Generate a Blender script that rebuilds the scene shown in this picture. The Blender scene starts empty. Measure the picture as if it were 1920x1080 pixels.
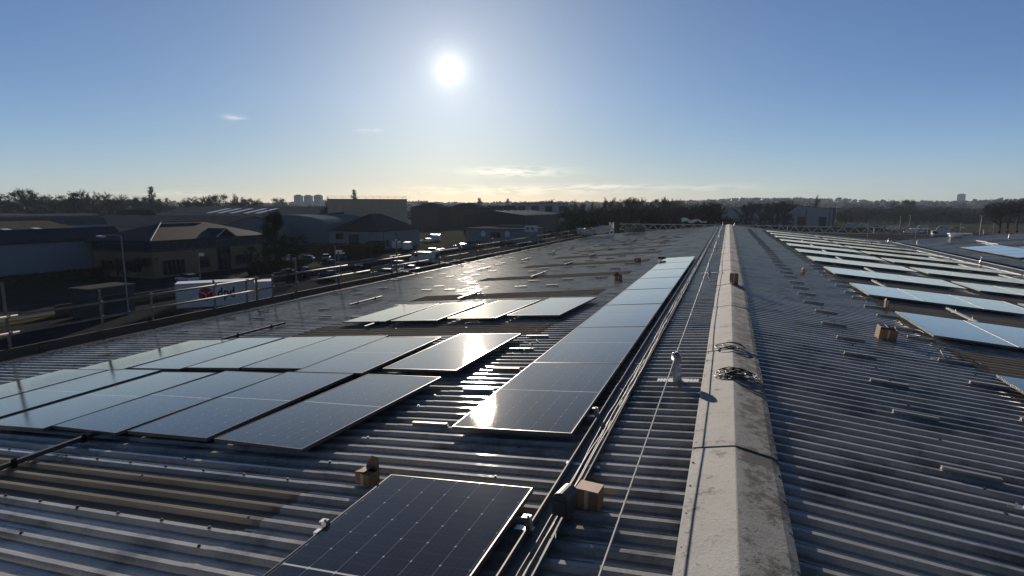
import bpy, math, random
from mathutils import Vector, Matrix, Euler
random.seed(7)
R = math.radians
scn = bpy.context.scene
col = scn.collection
CZ = 12.2                       # eye height above the ground
FPX, YAW, PIT = 1053.757, .364535, .143535
SUN = Vector((-.44163, .86869, .22437)).normalized()
EL = math.asin(SUN.z); AZ = math.atan2(SUN.x, SUN.y)
SL = .0918; TH = math.atan(SL)
AX = .14                        # the ridge line
ZC = CZ - 1.875                 # rib crowns at the ridge
HALF = 13.66; YEND = 62.3

# ------------------------------------------------------------------ measuring helpers
def ray(u, v):
    d = (( u-960)/FPX, 1., -(v-540)/FPX)
    c, s = math.cos(PIT), math.sin(PIT)
    d = (d[0], d[1]*c+d[2]*s, -d[1]*s+d[2]*c)
    c, s = math.cos(YAW), math.sin(YAW)
    return Vector((d[0]*c-d[1]*s, d[0]*s+d[1]*c, d[2]))
def gp(u, v, z=0.):
    d = ray(u, v); return d*((z-CZ)/d.z)+Vector((0, 0, CZ))
def at(u, v, D):
    d = ray(u, v); k = -d.x*math.sin(YAW)+d.y*math.cos(YAW)
    return d*(D/k)+Vector((0, 0, CZ))
def crown(x): return ZC-SL*abs(x-AX)

# ------------------------------------------------------------------ object helpers
class MB:
    def __init__(s): s.v=[]; s.f=[]; s.m=[]
    def add(s, vs, fs, mi=0):
        n=len(s.v); s.v+= [tuple(p) for p in vs]
        for f in fs: s.f.append(tuple(i+n for i in f)); s.m.append(mi)
        return s
    def box(s, c, d, mi=0, M=None, tx=1., ty=1.):
        x,y,z=d[0]/2,d[1]/2,d[2]/2
        vs=[Vector((sx*x*(tx if sz>0 else 1),sy*y*(ty if sz>0 else 1),sz*z)) for sz in(-1,1) for sx,sy in((-1,-1),(1,-1),(1,1),(-1,1))]
        if M is not None: vs=[M@p for p in vs]
        c=Vector(c); vs=[p+c for p in vs]
        return s.add(vs,[(3,2,1,0),(4,5,6,7),(0,1,5,4),(1,2,6,5),(2,3,7,6),(3,0,4,7)],mi)
    def tube(s, pts, r, n=6, mi=0, cap=True):
        pts=[Vector(p) for p in pts]; N=len(pts)
        rs=r if isinstance(r,(list,tuple)) else [r]*N
        ref=Vector((0,0,1)); vs=[]
        for i,p in enumerate(pts):
            t=(pts[min(i+1,N-1)]-pts[max(i-1,0)])
            if t.length<1e-9: t=Vector((0,0,1))
            t.normalize()
            a=ref if abs(t.dot(ref))<.95 else Vector((1,0,0))
            u=t.cross(a).normalized(); w=u.cross(t)
            for k in range(n):
                an=2*math.pi*k/n
                vs.append(p+u*math.cos(an)*rs[i]+w*math.sin(an)*rs[i])
        fs=[(i*n+k,i*n+(k+1)%n,(i+1)*n+(k+1)%n,(i+1)*n+k) for i in range(N-1) for k in range(n)]
        if cap: fs+=[tuple(range(n-1,-1,-1)),tuple((N-1)*n+k for k in range(n))]
        return s.add(vs,fs,mi)
    def lathe(s, prof, n=12, c=(0,0,0), mi=0):
        c=Vector(c); vs=[]
        for r,z in prof:
            for k in range(n):
                a=2*math.pi*k/n; vs.append(c+Vector((r*math.cos(a),r*math.sin(a),z)))
        N=len(prof)
        fs=[(i*n+k,i*n+(k+1)%n,(i+1)*n+(k+1)%n,(i+1)*n+k) for i in range(N-1) for k in range(n)]
        fs+=[tuple(range(n-1,-1,-1)),tuple((N-1)*n+k for k in range(n))]
        return s.add(vs,fs,mi)
    def prism(s, poly, a, b, mi=0):
        """poly: list of 3-D points; extruded by vector b-a"""
        n=len(poly); off=Vector(b)-Vector(a)
        vs=[Vector(p) for p in poly]+[Vector(p)+off for p in poly]
        fs=[tuple(range(n-1,-1,-1)),tuple(range(n,2*n))]+[(i,(i+1)%n,n+(i+1)%n,n+i) for i in range(n)]
        return s.add(vs,fs,mi)
    def build(s, name, mats, parent=None, smooth=False, bevel=0.):
        me=bpy.data.meshes.new(name); me.from_pydata(s.v,[],s.f)
        if not isinstance(mats,(list,tuple)): mats=[mats]
        for m in mats: me.materials.append(m)
        if len(mats)>1: me.polygons.foreach_set('material_index',s.m)
        if smooth: me.polygons.foreach_set('use_smooth',[True]*len(me.polygons))
        me.update()
        o=bpy.data.objects.new(name,me); col.objects.link(o)
        if parent is not None: o.parent=parent
        if bevel:
            b=o.modifiers.new('edge','BEVEL'); b.width=bevel; b.segments=2; b.limit_method='ANGLE'
        return o
def tag(o, label=None, cat=None, group=None, kind=None):
    if label: o['label']=label
    if cat: o['category']=cat
    if group: o['group']=group
    if kind: o['kind']=kind
    return o
def thing(name, label, cat, loc=(0,0,0), rot=(0,0,0), group=None):
    o=bpy.data.objects.new(name,None); col.objects.link(o); o.empty_display_size=.2
    o.location=loc; o.rotation_euler=rot
    return tag(o,label,cat,group)
def dup(root, loc=None, rot=None, scale=None, label=None, group=None):
    r=root.copy(); col.objects.link(r)
    if loc is not None: r.location=loc
    if rot is not None: r.rotation_euler=rot
    if scale is not None: r.scale=scale
    if label: r['label']=label
    if group: r['group']=group
    for ch in list(root.children):
        c=ch.copy(); col.objects.link(c); c.parent=r
        for g in list(ch.children):
            d=g.copy(); col.objects.link(d); d.parent=c
    return r
ORD=['first','second','third','fourth','fifth','sixth','seventh','eighth','ninth','tenth','eleventh','twelfth']

# ------------------------------------------------------------------ materials
def newmat(name):
    m=bpy.data.materials.new(name); m.use_nodes=True
    nt=m.node_tree; return m,nt,nt.nodes['Principled BSDF']
def N(nt,t,**k):
    n=nt.nodes.new(t)
    for a,b in k.items(): setattr(n,a,b)
    return n
def mathn(nt,op,a,b=None,c=None,clamp=False):
    n=N(nt,'ShaderNodeMath',operation=op); n.use_clamp=clamp
    for i,x in enumerate((a,b,c)):
        if x is None: continue
        if isinstance(x,(int,float)): n.inputs[i].default_value=x
        else: nt.links.new(x,n.inputs[i])
    return n.outputs[0]
def mix(nt,f,a,b):
    n=N(nt,'ShaderNodeMix',data_type='RGBA')
    for s,x in ((n.inputs[0],f),(n.inputs[6],a),(n.inputs[7],b)):
        if isinstance(x,(int,float)): s.default_value=x
        elif isinstance(x,tuple): s.default_value=(*x,1) if len(x)==3 else x
        else: nt.links.new(x,s)
    return n.outputs[2]
def noise(nt,vec,scale,detail=4,rough=.55,dist=0):
    n=N(nt,'ShaderNodeTexNoise'); n.inputs['Scale'].default_value=scale; n.inputs['Detail'].default_value=detail
    n.inputs['Roughness'].default_value=rough; n.inputs['Distortion'].default_value=dist
    if vec is not None: nt.links.new(vec,n.inputs['Vector'])
    return n.outputs[0]
def ramp(nt,f,a,b,ca=0.,cb=1.):
    n=N(nt,'ShaderNodeMapRange'); n.inputs[1].default_value=a; n.inputs[2].default_value=b
    n.inputs[3].default_value=ca; n.inputs[4].default_value=cb; nt.links.new(f,n.inputs[0]); return n.outputs[0]
def scaled(nt,vec,sx,sy,sz):
    n=N(nt,'ShaderNodeMapping'); n.inputs['Scale'].default_value=(sx,sy,sz); nt.links.new(vec,n.inputs[0]); return n.outputs[0]
def objco(nt): return N(nt,'ShaderNodeTexCoord').outputs['Object']
def worldco(nt): return N(nt,'ShaderNodeNewGeometry').outputs['Position']
def simple(name, c, rough=.6, metal=0., c2=None, scale=6., lo=.35, hi=.7, bump=0., bscale=30., spec=None, stretch=(1,1,1), world=False):
    m,nt,p=newmat(name)
    p.inputs['Roughness'].default_value=rough; p.inputs['Metallic'].default_value=metal
    if spec is not None: p.inputs['Specular IOR Level'].default_value=spec
    co=scaled(nt,worldco(nt) if world else objco(nt),*stretch)
    if c2 is not None:
        f=ramp(nt,noise(nt,co,scale),lo,hi); nt.links.new(mix(nt,f,c,c2),p.inputs['Base Color'])
    else: p.inputs['Base Color'].default_value=(*c,1)
    if bump:
        b=N(nt,'ShaderNodeBump'); b.inputs['Strength'].default_value=bump; b.inputs['Distance'].default_value=.01
        nt.links.new(noise(nt,co,bscale),b.inputs['Height']); nt.links.new(b.outputs[0],p.inputs['Normal'])
    return m

def gloss(m,nt,p,col,nrm,ior,r1,w2,r2,lift=0.,tint=(1,1,1,1)):
    """coated surface: diffuse body under a thin glossy coat with a tight and a faint wide lobe"""
    nt.nodes.remove(p); o=[n for n in nt.nodes if n.type=='OUTPUT_MATERIAL'][0]
    d=N(nt,'ShaderNodeBsdfDiffuse'); g1=N(nt,'ShaderNodeBsdfAnisotropic',distribution='BECKMANN'); g2=N(nt,'ShaderNodeBsdfAnisotropic',distribution='BECKMANN')
    nt.links.new(col,d.inputs['Color'])
    for g,r in ((g1,r1),(g2,r2)):
        g.inputs['Color'].default_value=tint
        if isinstance(r,float): g.inputs['Roughness'].default_value=r
        else: nt.links.new(r,g.inputs['Roughness'])
    fr=N(nt,'ShaderNodeFresnel'); fr.inputs['IOR'].default_value=ior
    if nrm is not None:
        for x in (d,g1,g2,fr): nt.links.new(nrm,x.inputs['Normal'])
    mg=N(nt,'ShaderNodeMixShader'); mg.inputs[0].default_value=w2; nt.links.new(g1.outputs[0],mg.inputs[1]); nt.links.new(g2.outputs[0],mg.inputs[2])
    ms=N(nt,'ShaderNodeMixShader'); F=fr.outputs[0]
    if lift: F=mathn(nt,'ADD',F,mathn(nt,'MULTIPLY',mathn(nt,'MULTIPLY',mathn(nt,'MULTIPLY',F,F),mathn(nt,'SUBTRACT',1.,F)),lift),clamp=True)
    nt.links.new(F,ms.inputs[0]); nt.links.new(d.outputs[0],ms.inputs[1]); nt.links.new(mg.outputs[0],ms.inputs[2]); nt.links.new(ms.outputs[0],o.inputs['Surface'])
def roof_mat(name, base, dirt, rough, ior=1.45, w2=.035):
    m,nt,p=newmat(name); 
    co=worldco(nt); sep=N(nt,'ShaderNodeSeparateXYZ'); nt.links.new(co,sep.inputs[0])
    sheet=mathn(nt,'FLOOR',mathn(nt,'DIVIDE',sep.outputs[1],.92))
    band=mathn(nt,'FLOOR',mathn(nt,'DIVIDE',sep.outputs[0],5.6))
    w=N(nt,'ShaderNodeTexWhiteNoise',noise_dimensions='2D'); cmb=N(nt,'ShaderNodeCombineXYZ')
    nt.links.new(sheet,cmb.inputs[0]); nt.links.new(band,cmb.inputs[1]); nt.links.new(cmb.outputs[0],w.inputs['Vector'])
    streak=noise(nt,scaled(nt,co,.5,6,1),2.,5,.65)
    blot=noise(nt,co,1.7,6,.65,.4)
    fine=noise(nt,co,42.,3,.6)
    f=mathn(nt,'ADD',ramp(nt,streak,.4,.75,0,.55),ramp(nt,blot,.50,.66,0,.8),clamp=True)
    c=mix(nt,f,base,dirt)
    v=mathn(nt,'ADD',ramp(nt,w.outputs[0],0,1,.86,1.1),ramp(nt,fine,.3,.7,-.1,.1))
    n=N(nt,'ShaderNodeVectorMath',operation='SCALE'); nt.links.new(c,n.inputs[0]); nt.links.new(v,n.inputs[3])
    b=N(nt,'ShaderNodeBump'); b.inputs['Strength'].default_value=.2; b.inputs['Distance'].default_value=.006
    nt.links.new(mathn(nt,'ADD',noise(nt,scaled(nt,co,.6,3,1),3.,3),mathn(nt,'MULTIPLY',fine,.12)),b.inputs['Height'])
    gloss(m,nt,p,n.outputs[0],b.outputs[0],ior,ramp(nt,blot,.3,.75,rough-.03,rough+.10),w2,.42)
    return m

M={}
M['railgrey']=simple('pale matt rail',(.33,.33,.33),.5,.1,(.3,.3,.3),8)
M['backlitrail']=simple('backlit dark rail',(.10,.10,.10),.5,.2,(.07,.07,.07),6)  # darkened rail colour, standing in for backlight on the guardrail slope
M['roof']=roof_mat('weathered coated steel',(.40,.388,.36),(.16,.15,.132),.14)
def grp_mat():
    m,nt,p=newmat('translucent weathered rooflight'); nt.nodes.remove(p); o=[n for n in nt.nodes if n.type=='OUTPUT_MATERIAL'][0]
    co=worldco(nt); f=ramp(nt,noise(nt,scaled(nt,co,.5,5,1),2.,5,.65),.35,.7)
    d=N(nt,'ShaderNodeBsdfDiffuse'); t=N(nt,'ShaderNodeBsdfTranslucent'); x=N(nt,'ShaderNodeMixShader'); x.inputs[0].default_value=.40
    nt.links.new(mix(nt,f,(.38,.365,.325),(.22,.21,.19)),d.inputs[0]); nt.links.new(mix(nt,f,(.58,.545,.475),(.40,.375,.325)),t.inputs[0])
    nt.links.new(d.outputs[0],x.inputs[1]); nt.links.new(t.outputs[0],x.inputs[2]); nt.links.new(x.outputs[0],o.inputs['Surface']); return m
M['glight']=grp_mat()
M['screw']=simple('screw cap',(.06,.06,.065),.5)
M['alu']=simple('aluminium',(.55,.55,.56),.38,.9,(.42,.42,.43),8)
M['galv']=simple('galvanised steel',(.34,.35,.36),.5,.6,(.24,.24,.25),12)
M['scaf']=simple('scaffold tube',(.20,.19,.175),.6,0.,(.12,.11,.10),9,spec=.25)
M['lattice']=simple('dull aluminium lattice',(.34,.335,.315),.55,.1,(.26,.255,.24),5)
M['board']=simple('toe board timber',(.075,.066,.056),.75,0,(.04,.036,.032),4,stretch=(4,.4,4))
M['black']=simple('black plastic',(.014,.014,.016),.45)
M['rubber']=simple('rubber',(.018,.018,.018),.8)
M['card']=simple('cardboard',(.24,.155,.09),.8,0,(.24,.15,.085),9,bump=.15)
M['cardtop']=simple('pale cardboard top',(.62,.44,.36),.75,0,(.5,.34,.27),10)
M['tub']=simple('dark grey plastic',(.06,.06,.058),.5)
M['white']=simple('white paint',(.72,.73,.74),.4,0,(.62,.63,.64),2.5)
M['white2']=simple('white plastic',(.78,.78,.76),.35)
M['red']=simple('red print',(.42,.018,.03),.45)
M['blackprint']=simple('dark print',(.02,.016,.018),.5)
M['glassdark']=simple('dark window glass',(.012,.014,.018),.08,spec=.6)
M['frame']=simple('window frame',(.10,.11,.13),.5)
M['teal']=simple('teal grey cladding',(.17,.22,.24),.55,0,(.14,.185,.205),3,stretch=(4,4,.3),spec=0.)
M['greyclad']=simple('grey blue cladding',(.23,.27,.33),.5,0,(.19,.23,.28),2,stretch=(3,3,.2))
M['darkblue']=simple('dark blue roof sheet',(.055,.07,.10),.5,0,(.045,.055,.08),1.2,spec=0.)
M['roofbrown']=simple('brown roof sheet',(.11,.105,.085),.5,0,(.085,.08,.07),.8,spec=0.)
M['roofgrey']=simple('grey roof sheet',(.12,.125,.13),.55,0,(.09,.095,.10),.6,spec=0.)
M['tile']=simple('clay roof tile',(.07,.054,.046),.7,0,(.045,.036,.033),5,bump=.3,bscale=12,spec=.1)
M['brick']=simple('buff brick',(.25,.18,.105),.8,0,(.19,.135,.08),14)
M['redbrick']=simple('red brick',(.11,.075,.062),.85,0,(.085,.06,.05),10,spec=0.)
M['yellow']=simple('yellow ochre cladding',(.58,.465,.325),.6,0,(.50,.40,.28),1.3,stretch=(2,2,.15))
M['render']=simple('white render',(.50,.52,.52),.7,0,(.40,.43,.44),1.5)
M['pale']=simple('pale cladding',(.42,.44,.47),.6,0,(.36,.38,.41),1.3,stretch=(2,2,.2))
M['dark']=simple('very dark paint',(.03,.032,.038),.6)  # plain near-black colour for doors, trim and sheds
M['dimwall']=simple('dark grey render',(.10,.10,.096),.85,0,(.07,.07,.066),2,spec=0.)  # mottled dark grey for outbuilding, pavement and boundary wall
M['concrete']=simple('concrete',(.24,.23,.215),.85,0,(.17,.165,.155),2,spec=.15)
M['bark']=simple('bark',(.05,.042,.033),.85,0,(.045,.036,.03),9,stretch=(3,3,.6),spec=0.)
M['twig']=simple('twigs',(.075,.058,.042),.85,0,(.048,.039,.03),2,spec=0.)
M['leaf']=simple('evergreen leaves',(.035,.048,.022),.9,0,(.058,.066,.032),1.5,spec=0.)
M['hedge']=simple('hedge leaves',(.05,.05,.026),.9,0,(.085,.068,.037),1.6,spec=0.)
M['sheetpl']=simple('white polythene',(.72,.72,.69),.3,0,(.55,.55,.53),6)
M['green']=simple('green netting',(.36,.42,.38),.6,0,(.24,.30,.27),3)
M['paintblue']=simple('dark blue car paint',(.02,.035,.09),.22)
M['paintgrey']=simple('grey car paint',(.12,.125,.135),.25,.3)
M['paintsilver']=simple('silver car paint',(.42,.43,.44),.25,.6)
M['paintblack']=simple('black car paint',(.012,.012,.014),.2)
M['paintwhite']=simple('white car paint',(.66,.67,.68),.25)
M['hardwire']=simple('wire rope',(.30,.30,.29),.5,.3)
M['cable']=simple('pale grey cable',(.24,.235,.225),.6)

def cap_mat():
    m,nt,p=newmat('fibre cement ridge')
    co=worldco(nt); sep=N(nt,'ShaderNodeSeparateXYZ'); nt.links.new(co,sep.inputs[0])
    big=noise(nt,co,2.4,5,.65); sp=noise(nt,co,11.,8,.78); vor=noise(nt,co,75,3,.7)
    side=ramp(nt,sep.outputs[0],.13,.22,0,1)      # valley facet: more lichen, plus a darker tone standing in for its shade
    th=mathn(nt,'MULTIPLY_ADD',side,-.085,.60)
    d=mathn(nt,'SUBTRACT',mathn(nt,'MULTIPLY_ADD',big,.45,mathn(nt,'MULTIPLY',sp,.62)),th)
    f=ramp(nt,d,-.02,.05)
    base=mix(nt,ramp(nt,vor,.3,.7),(.34,.335,.32),(.43,.422,.405))
    base=mix(nt,ramp(nt,big,.3,.7,0,.55),base,(.26,.252,.235))
    sp2=noise(nt,co,34.,4,.7); base=mix(nt,ramp(nt,sp2,.60,.68,0,.6),base,(.12,.11,.095)); base=mix(nt,mathn(nt,'MULTIPLY',side,.28),base,(.19,.185,.17)); c=mix(nt,mathn(nt,'MULTIPLY',f,.85),base,(.065,.062,.054))
    nt.links.new(c,p.inputs['Base Color']); p.inputs['Roughness'].default_value=.85
    b=N(nt,'ShaderNodeBump'); b.inputs['Strength'].default_value=.5; b.inputs['Distance'].default_value=.008
    nt.links.new(mathn(nt,'ADD',sp,mathn(nt,'MULTIPLY',vor,.4)),b.inputs['Height']); nt.links.new(b.outputs[0],p.inputs['Normal'])
    return m
M['cap']=cap_mat()

def panel_mat():
    m,nt,p=newmat('solar cells under glass')
    co=objco(nt); sep=N(nt,'ShaderNodeSeparateXYZ'); nt.links.new(co,sep.inputs[0])
    W,Hh=1.134-.05,2.279/2-.034
    # cells: 6 across, 12 half rows in each half
    cw=W/6; ch=Hh/12
    ux=mathn(nt,'DIVIDE',mathn(nt,'ADD',sep.outputs[0],W/2),cw)
    ay=mathn(nt,'SUBTRACT',mathn(nt,'ABSOLUTE',sep.outputs[1]),.008)
    uy=mathn(nt,'DIVIDE',ay,ch)
    def edge(u,size):                                # metres to the nearest cell edge
        fr=mathn(nt,'SUBTRACT',u,mathn(nt,'ROUND',u)); return mathn(nt,'MULTIPLY',mathn(nt,'ABSOLUTE',fr),size)
    dx=edge(ux,cw); dy=edge(uy,ch)
    gx=ramp(nt,dx,.0010,.0020,1,0)
    gy=ramp(nt,dy,.0004,.0012,1,0)
    dy2=edge(mathn(nt,'DIVIDE',uy,2),ch*2)
    dia=ramp(nt,mathn(nt,'ADD',dx,dy2),.007,.009,1,0)
    mid=ramp(nt,mathn(nt,'ABSOLUTE',sep.outputs[1]),.0055,.0075,1,0)
    bus=edge(mathn(nt,'MULTIPLY',ux,5),cw/5); bl=ramp(nt,bus,.0003,.0008,.10,0)
    tone=N(nt,'ShaderNodeTexWhiteNoise',noise_dimensions='3D'); cmb=N(nt,'ShaderNodeCombineXYZ')
    nt.links.new(mathn(nt,'FLOOR',ux),cmb.inputs[0]); nt.links.new(mathn(nt,'FLOOR',uy),cmb.inputs[1])
    oi=N(nt,'ShaderNodeObjectInfo'); nt.links.new(oi.outputs['Random'],cmb.inputs[2]); nt.links.new(cmb.outputs[0],tone.inputs['Vector'])
    cell=mix(nt,tone.outputs[0],(.007,.0085,.017),(.0105,.012,.021))
    c=mix(nt,bl,cell,(.3,.31,.33))
    c=mix(nt,mathn(nt,'MULTIPLY',gy,.16),c,(.35,.36,.38))
    c=mix(nt,mathn(nt,'MULTIPLY',gx,.34),c,(.5,.51,.52))
    c=mix(nt,mathn(nt,'MULTIPLY',dia,.75),c,(.62,.62,.62))
    c=mix(nt,mid,c,(.62,.62,.62))
    # rim outside the cells
    inx=ramp(nt,mathn(nt,'ABSOLUTE',sep.outputs[0]),W/2,W/2+.001,0,1); iny=ramp(nt,ay,Hh,Hh+.001,0,1)
    c=mix(nt,mathn(nt,'MAXIMUM',inx,iny),c,(.02,.02,.024))
    dust=ramp(nt,noise(nt,worldco(nt),3.5,5,.65,.6),.3,.9,0.01,.035)
    c=mix(nt,dust,c,(.35,.33,.30))
    sm=noise(nt,worldco(nt),26.,3,.6,.3)
    b=N(nt,'ShaderNodeBump'); b.inputs['Strength'].default_value=.09; b.inputs['Distance'].default_value=.0015
    nt.links.new(noise(nt,co,260.,2,.6),b.inputs['Height'])
    gloss(m,nt,p,c,b.outputs[0],1.45,ramp(nt,sm,.3,.75,.09,.115),.003,.28,2.9,(1.,.925,.835,1))
    return m
M['cells']=panel_mat()
M['pframe']=simple('anodised frame',(.10,.098,.095),.4,0.)
def clear_mat():
    m,nt,p=newmat('clear plastic'); p.inputs['Base Color'].default_value=(.86,.88,.9,1); p.inputs['Roughness'].default_value=.12
    p.inputs['Transmission Weight'].default_value=.75; p.inputs['IOR'].default_value=1.45; return m
M['clear']=clear_mat()

# ------------------------------------------------------------------ world, sun, camera
w=bpy.data.worlds.new('World'); scn.world=w; w.use_nodes=True
nt=w.node_tree; nt.nodes.clear()
out=N(nt,'ShaderNodeOutputWorld'); sky=N(nt,'ShaderNodeTexSky',sky_type='NISHITA')
sky.sun_disc=False; sky.sun_elevation=EL; sky.sun_rotation=AZ
sky.altitude=100; sky.air_density=1.0; sky.dust_density=.25; sky.ozone_density=4.5
bg=N(nt,'ShaderNodeBackground'); bg.inputs[1].default_value=.0505
tc=N(nt,'ShaderNodeTexCoord').outputs['Generated']
dt=N(nt,'ShaderNodeVectorMath',operation='DOT_PRODUCT'); nt.links.new(tc,dt.inputs[0]); dt.inputs[1].default_value=SUN
ang=mathn(nt,'ARCCOSINE',mathn(nt,'MINIMUM',dt.outputs['Value'],.9999999))
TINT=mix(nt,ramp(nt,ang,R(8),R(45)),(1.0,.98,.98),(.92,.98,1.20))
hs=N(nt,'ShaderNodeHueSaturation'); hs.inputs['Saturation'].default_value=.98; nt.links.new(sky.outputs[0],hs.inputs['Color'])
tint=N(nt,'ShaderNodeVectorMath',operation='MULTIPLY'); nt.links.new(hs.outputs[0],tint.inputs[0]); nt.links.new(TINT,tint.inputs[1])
def gl(a,k): return mathn(nt,'MULTIPLY',mathn(nt,'EXPONENT',mathn(nt,'DIVIDE',ang,-k)),a)
disc=ramp(nt,ang,R(.8),R(1.2),10.,0.)
glow=mathn(nt,'ADD',disc,mathn(nt,'ADD',gl(.9,R(1.0)),gl(.15,R(9.5))))
sepw=N(nt,'ShaderNodeSeparateXYZ'); nt.links.new(tc,sepw.inputs[0])
elv=mathn(nt,'ARCSINE',sepw.outputs[2])
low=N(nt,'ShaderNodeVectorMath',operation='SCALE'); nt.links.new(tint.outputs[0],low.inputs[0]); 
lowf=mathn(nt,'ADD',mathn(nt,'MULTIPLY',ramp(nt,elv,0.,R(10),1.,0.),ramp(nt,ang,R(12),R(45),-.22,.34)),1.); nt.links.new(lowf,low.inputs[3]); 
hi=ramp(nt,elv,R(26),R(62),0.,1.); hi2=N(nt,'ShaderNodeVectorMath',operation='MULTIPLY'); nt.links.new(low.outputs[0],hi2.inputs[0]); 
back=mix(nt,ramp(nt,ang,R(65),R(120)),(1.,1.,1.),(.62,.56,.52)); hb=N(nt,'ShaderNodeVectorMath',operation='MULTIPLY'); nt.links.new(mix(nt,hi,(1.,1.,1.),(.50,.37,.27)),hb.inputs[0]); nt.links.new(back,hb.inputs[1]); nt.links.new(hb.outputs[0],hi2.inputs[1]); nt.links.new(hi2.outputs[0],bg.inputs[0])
elv=mathn(nt,'ARCSINE',sepw.outputs[2]); azm=mathn(nt,'ARCTAN2',sepw.outputs[0],sepw.outputs[1])
cmb=N(nt,'ShaderNodeCombineXYZ'); nt.links.new(mathn(nt,'MULTIPLY',azm,26),cmb.inputs[0]); nt.links.new(mathn(nt,'MULTIPLY',elv,190),cmb.inputs[1])
cn=noise(nt,cmb.outputs[0],1.0,6,.62,.5)
def ell(u,v,du,dv):
    d=ray(u,v).normalized(); a0=math.atan2(d.x,d.y); e0=math.asin(d.z)
    sa=du/FPX; se=dv/FPX
    x=mathn(nt,'DIVIDE',mathn(nt,'SUBTRACT',azm,a0),sa); y=mathn(nt,'DIVIDE',mathn(nt,'SUBTRACT',elv,e0),se)
    r2=mathn(nt,'ADD',mathn(nt,'MULTIPLY',x,x),mathn(nt,'MULTIPLY',y,y))
    return mathn(nt,'EXPONENT',mathn(nt,'MULTIPLY',r2,-1.))
cl=None
for e,g in ((ell(965,322,85,8),1.15),(ell(955,357,190,9),.85),(ell(1130,349,70,4),.7),(ell(440,220,14,4),.8),(ell(693,245,16,3.5),.8),(ell(345,363,60,4),.5),(ell(1330,352,110,6),.4)):
    k=mathn(nt,'MULTIPLY',e,g); cl=k if cl is None else mathn(nt,'ADD',cl,k)
cloud=mathn(nt,'MULTIPLY',cl,ramp(nt,cn,.42,.54),clamp=True)
gcol=mix(nt,ramp(nt,ang,R(2),R(14)),(1.,.93,.80),(1.,.90,.72))
sc=N(nt,'ShaderNodeVectorMath',operation='SCALE'); nt.links.new(gcol,sc.inputs[0]); nt.links.new(glow,sc.inputs[3])
sc2=N(nt,'ShaderNodeVectorMath',operation='SCALE'); sc2.inputs[0].default_value=(.32,.26,.18); nt.links.new(cloud,sc2.inputs[3])
ad=N(nt,'ShaderNodeVectorMath',operation='ADD'); nt.links.new(sc.outputs[0],ad.inputs[0]); nt.links.new(sc2.outputs[0],ad.inputs[1])
bg2=N(nt,'ShaderNodeBackground'); nt.links.new(ad.outputs[0],bg2.inputs[0]); bg2.inputs[1].default_value=1.
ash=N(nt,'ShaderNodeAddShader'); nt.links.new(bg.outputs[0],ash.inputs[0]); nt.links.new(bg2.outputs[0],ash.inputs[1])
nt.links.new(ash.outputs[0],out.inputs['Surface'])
sl=bpy.data.lights.new('sun','SUN'); sl.energy=5.; sl.angle=R(.53); sl.color=(1,.89,.75)
so=bpy.data.objects.new('sun',sl); col.objects.link(so); so.rotation_euler=SUN.to_track_quat('Z','Y').to_euler(); so.location=(-40,80,60)
cam=bpy.data.cameras.new('camera'); co_=bpy.data.objects.new('camera',cam); col.objects.link(co_)
co_.location=(0,0,CZ); co_.rotation_euler=(math.pi/2-PIT,0,YAW); cam.sensor_width=36; cam.lens=FPX/1920*36
cam.clip_start=.05; cam.clip_end=12000; scn.camera=co_
vs=scn.view_settings; vs.view_transform='Standard'; vs.look='None'; vs.exposure=.5; vs.gamma=1.
scn.cycles.use_denoising=True
scn.cycles.max_bounces=6; scn.cycles.volume_bounces=0; scn.cycles.caustics_reflective=False; scn.cycles.caustics_refractive=False

# ------------------------------------------------------------------ main warehouse
wh=thing('warehouse','large warehouse under the corrugated grey steel roof with cement ridge and solar panels','warehouse',(AX,28,0))
def wpart(mb,name,mat,parent=wh,**k):
    mb.v=[(a-AX,b-28,c) for a,b,c in mb.v]; return mb.build(name,mat,parent,**k)
PITCH=.1838; PH=4.431-PITCH*60
def ribs(y0,y1):
    """profile along Y: (y, dz) with rib crowns at dz=0"""
    P=[]; k=math.ceil((y0-PH)/PITCH); y=PH+k*PITCH
    P.append((y0,-.034))
    while y<y1-.05:
        P+=[(y-.037,-.035),(y-.021,-.0015),(y-.017,0),(y+.017,0),(y+.021,-.0015),(y+.037,-.035),(y+.078,-.034),(y+.084,-.030),(y+.100,-.030),(y+.106,-.034)]
        y+=PITCH
    P=[p for p in P if y0<=p[0]<=y1]; P.append((y1,-.034)); P.sort(); return P
def sheet(mb,x0,x1,y0,y1,dz,nx=1,zf=crown):
    P=ribs(y0,y1); n=len(P); vs=[]
    for i in range(nx+1):
        x=x0+(x1-x0)*i/nx
        vs+=[(x,y,zf(x)+d+dz) for y,d in P]
    fs=[]
    for i in range(nx):
        for k in range(n-1):
            q=(i*n+k,i*n+k+1,(i+1)*n+k+1,(i+1)*n+k)
            fs.append(q if x1<x0 else q[::-1])
    mb.add(vs,fs)
Y0=-5.
def snap(y): return PH+math.floor((y-PH)/PITCH)*PITCH+.092
LROOF=[(2.66,3.29),(8.85,9.95),(13.45,14.65),(18.1,19.3),(22.75,23.95),(27.4,28.6),(32.05,33.25),(36.7,37.9),(41.35,42.55),(46,47.2),(50.65,51.85),(55.3,56.5)]
RTOP=[8.45+4.58*k for k in range(12)]
RROOF=[(t+.55,t+1.75) for t in RTOP if t+1.7<YEND-1]
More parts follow.
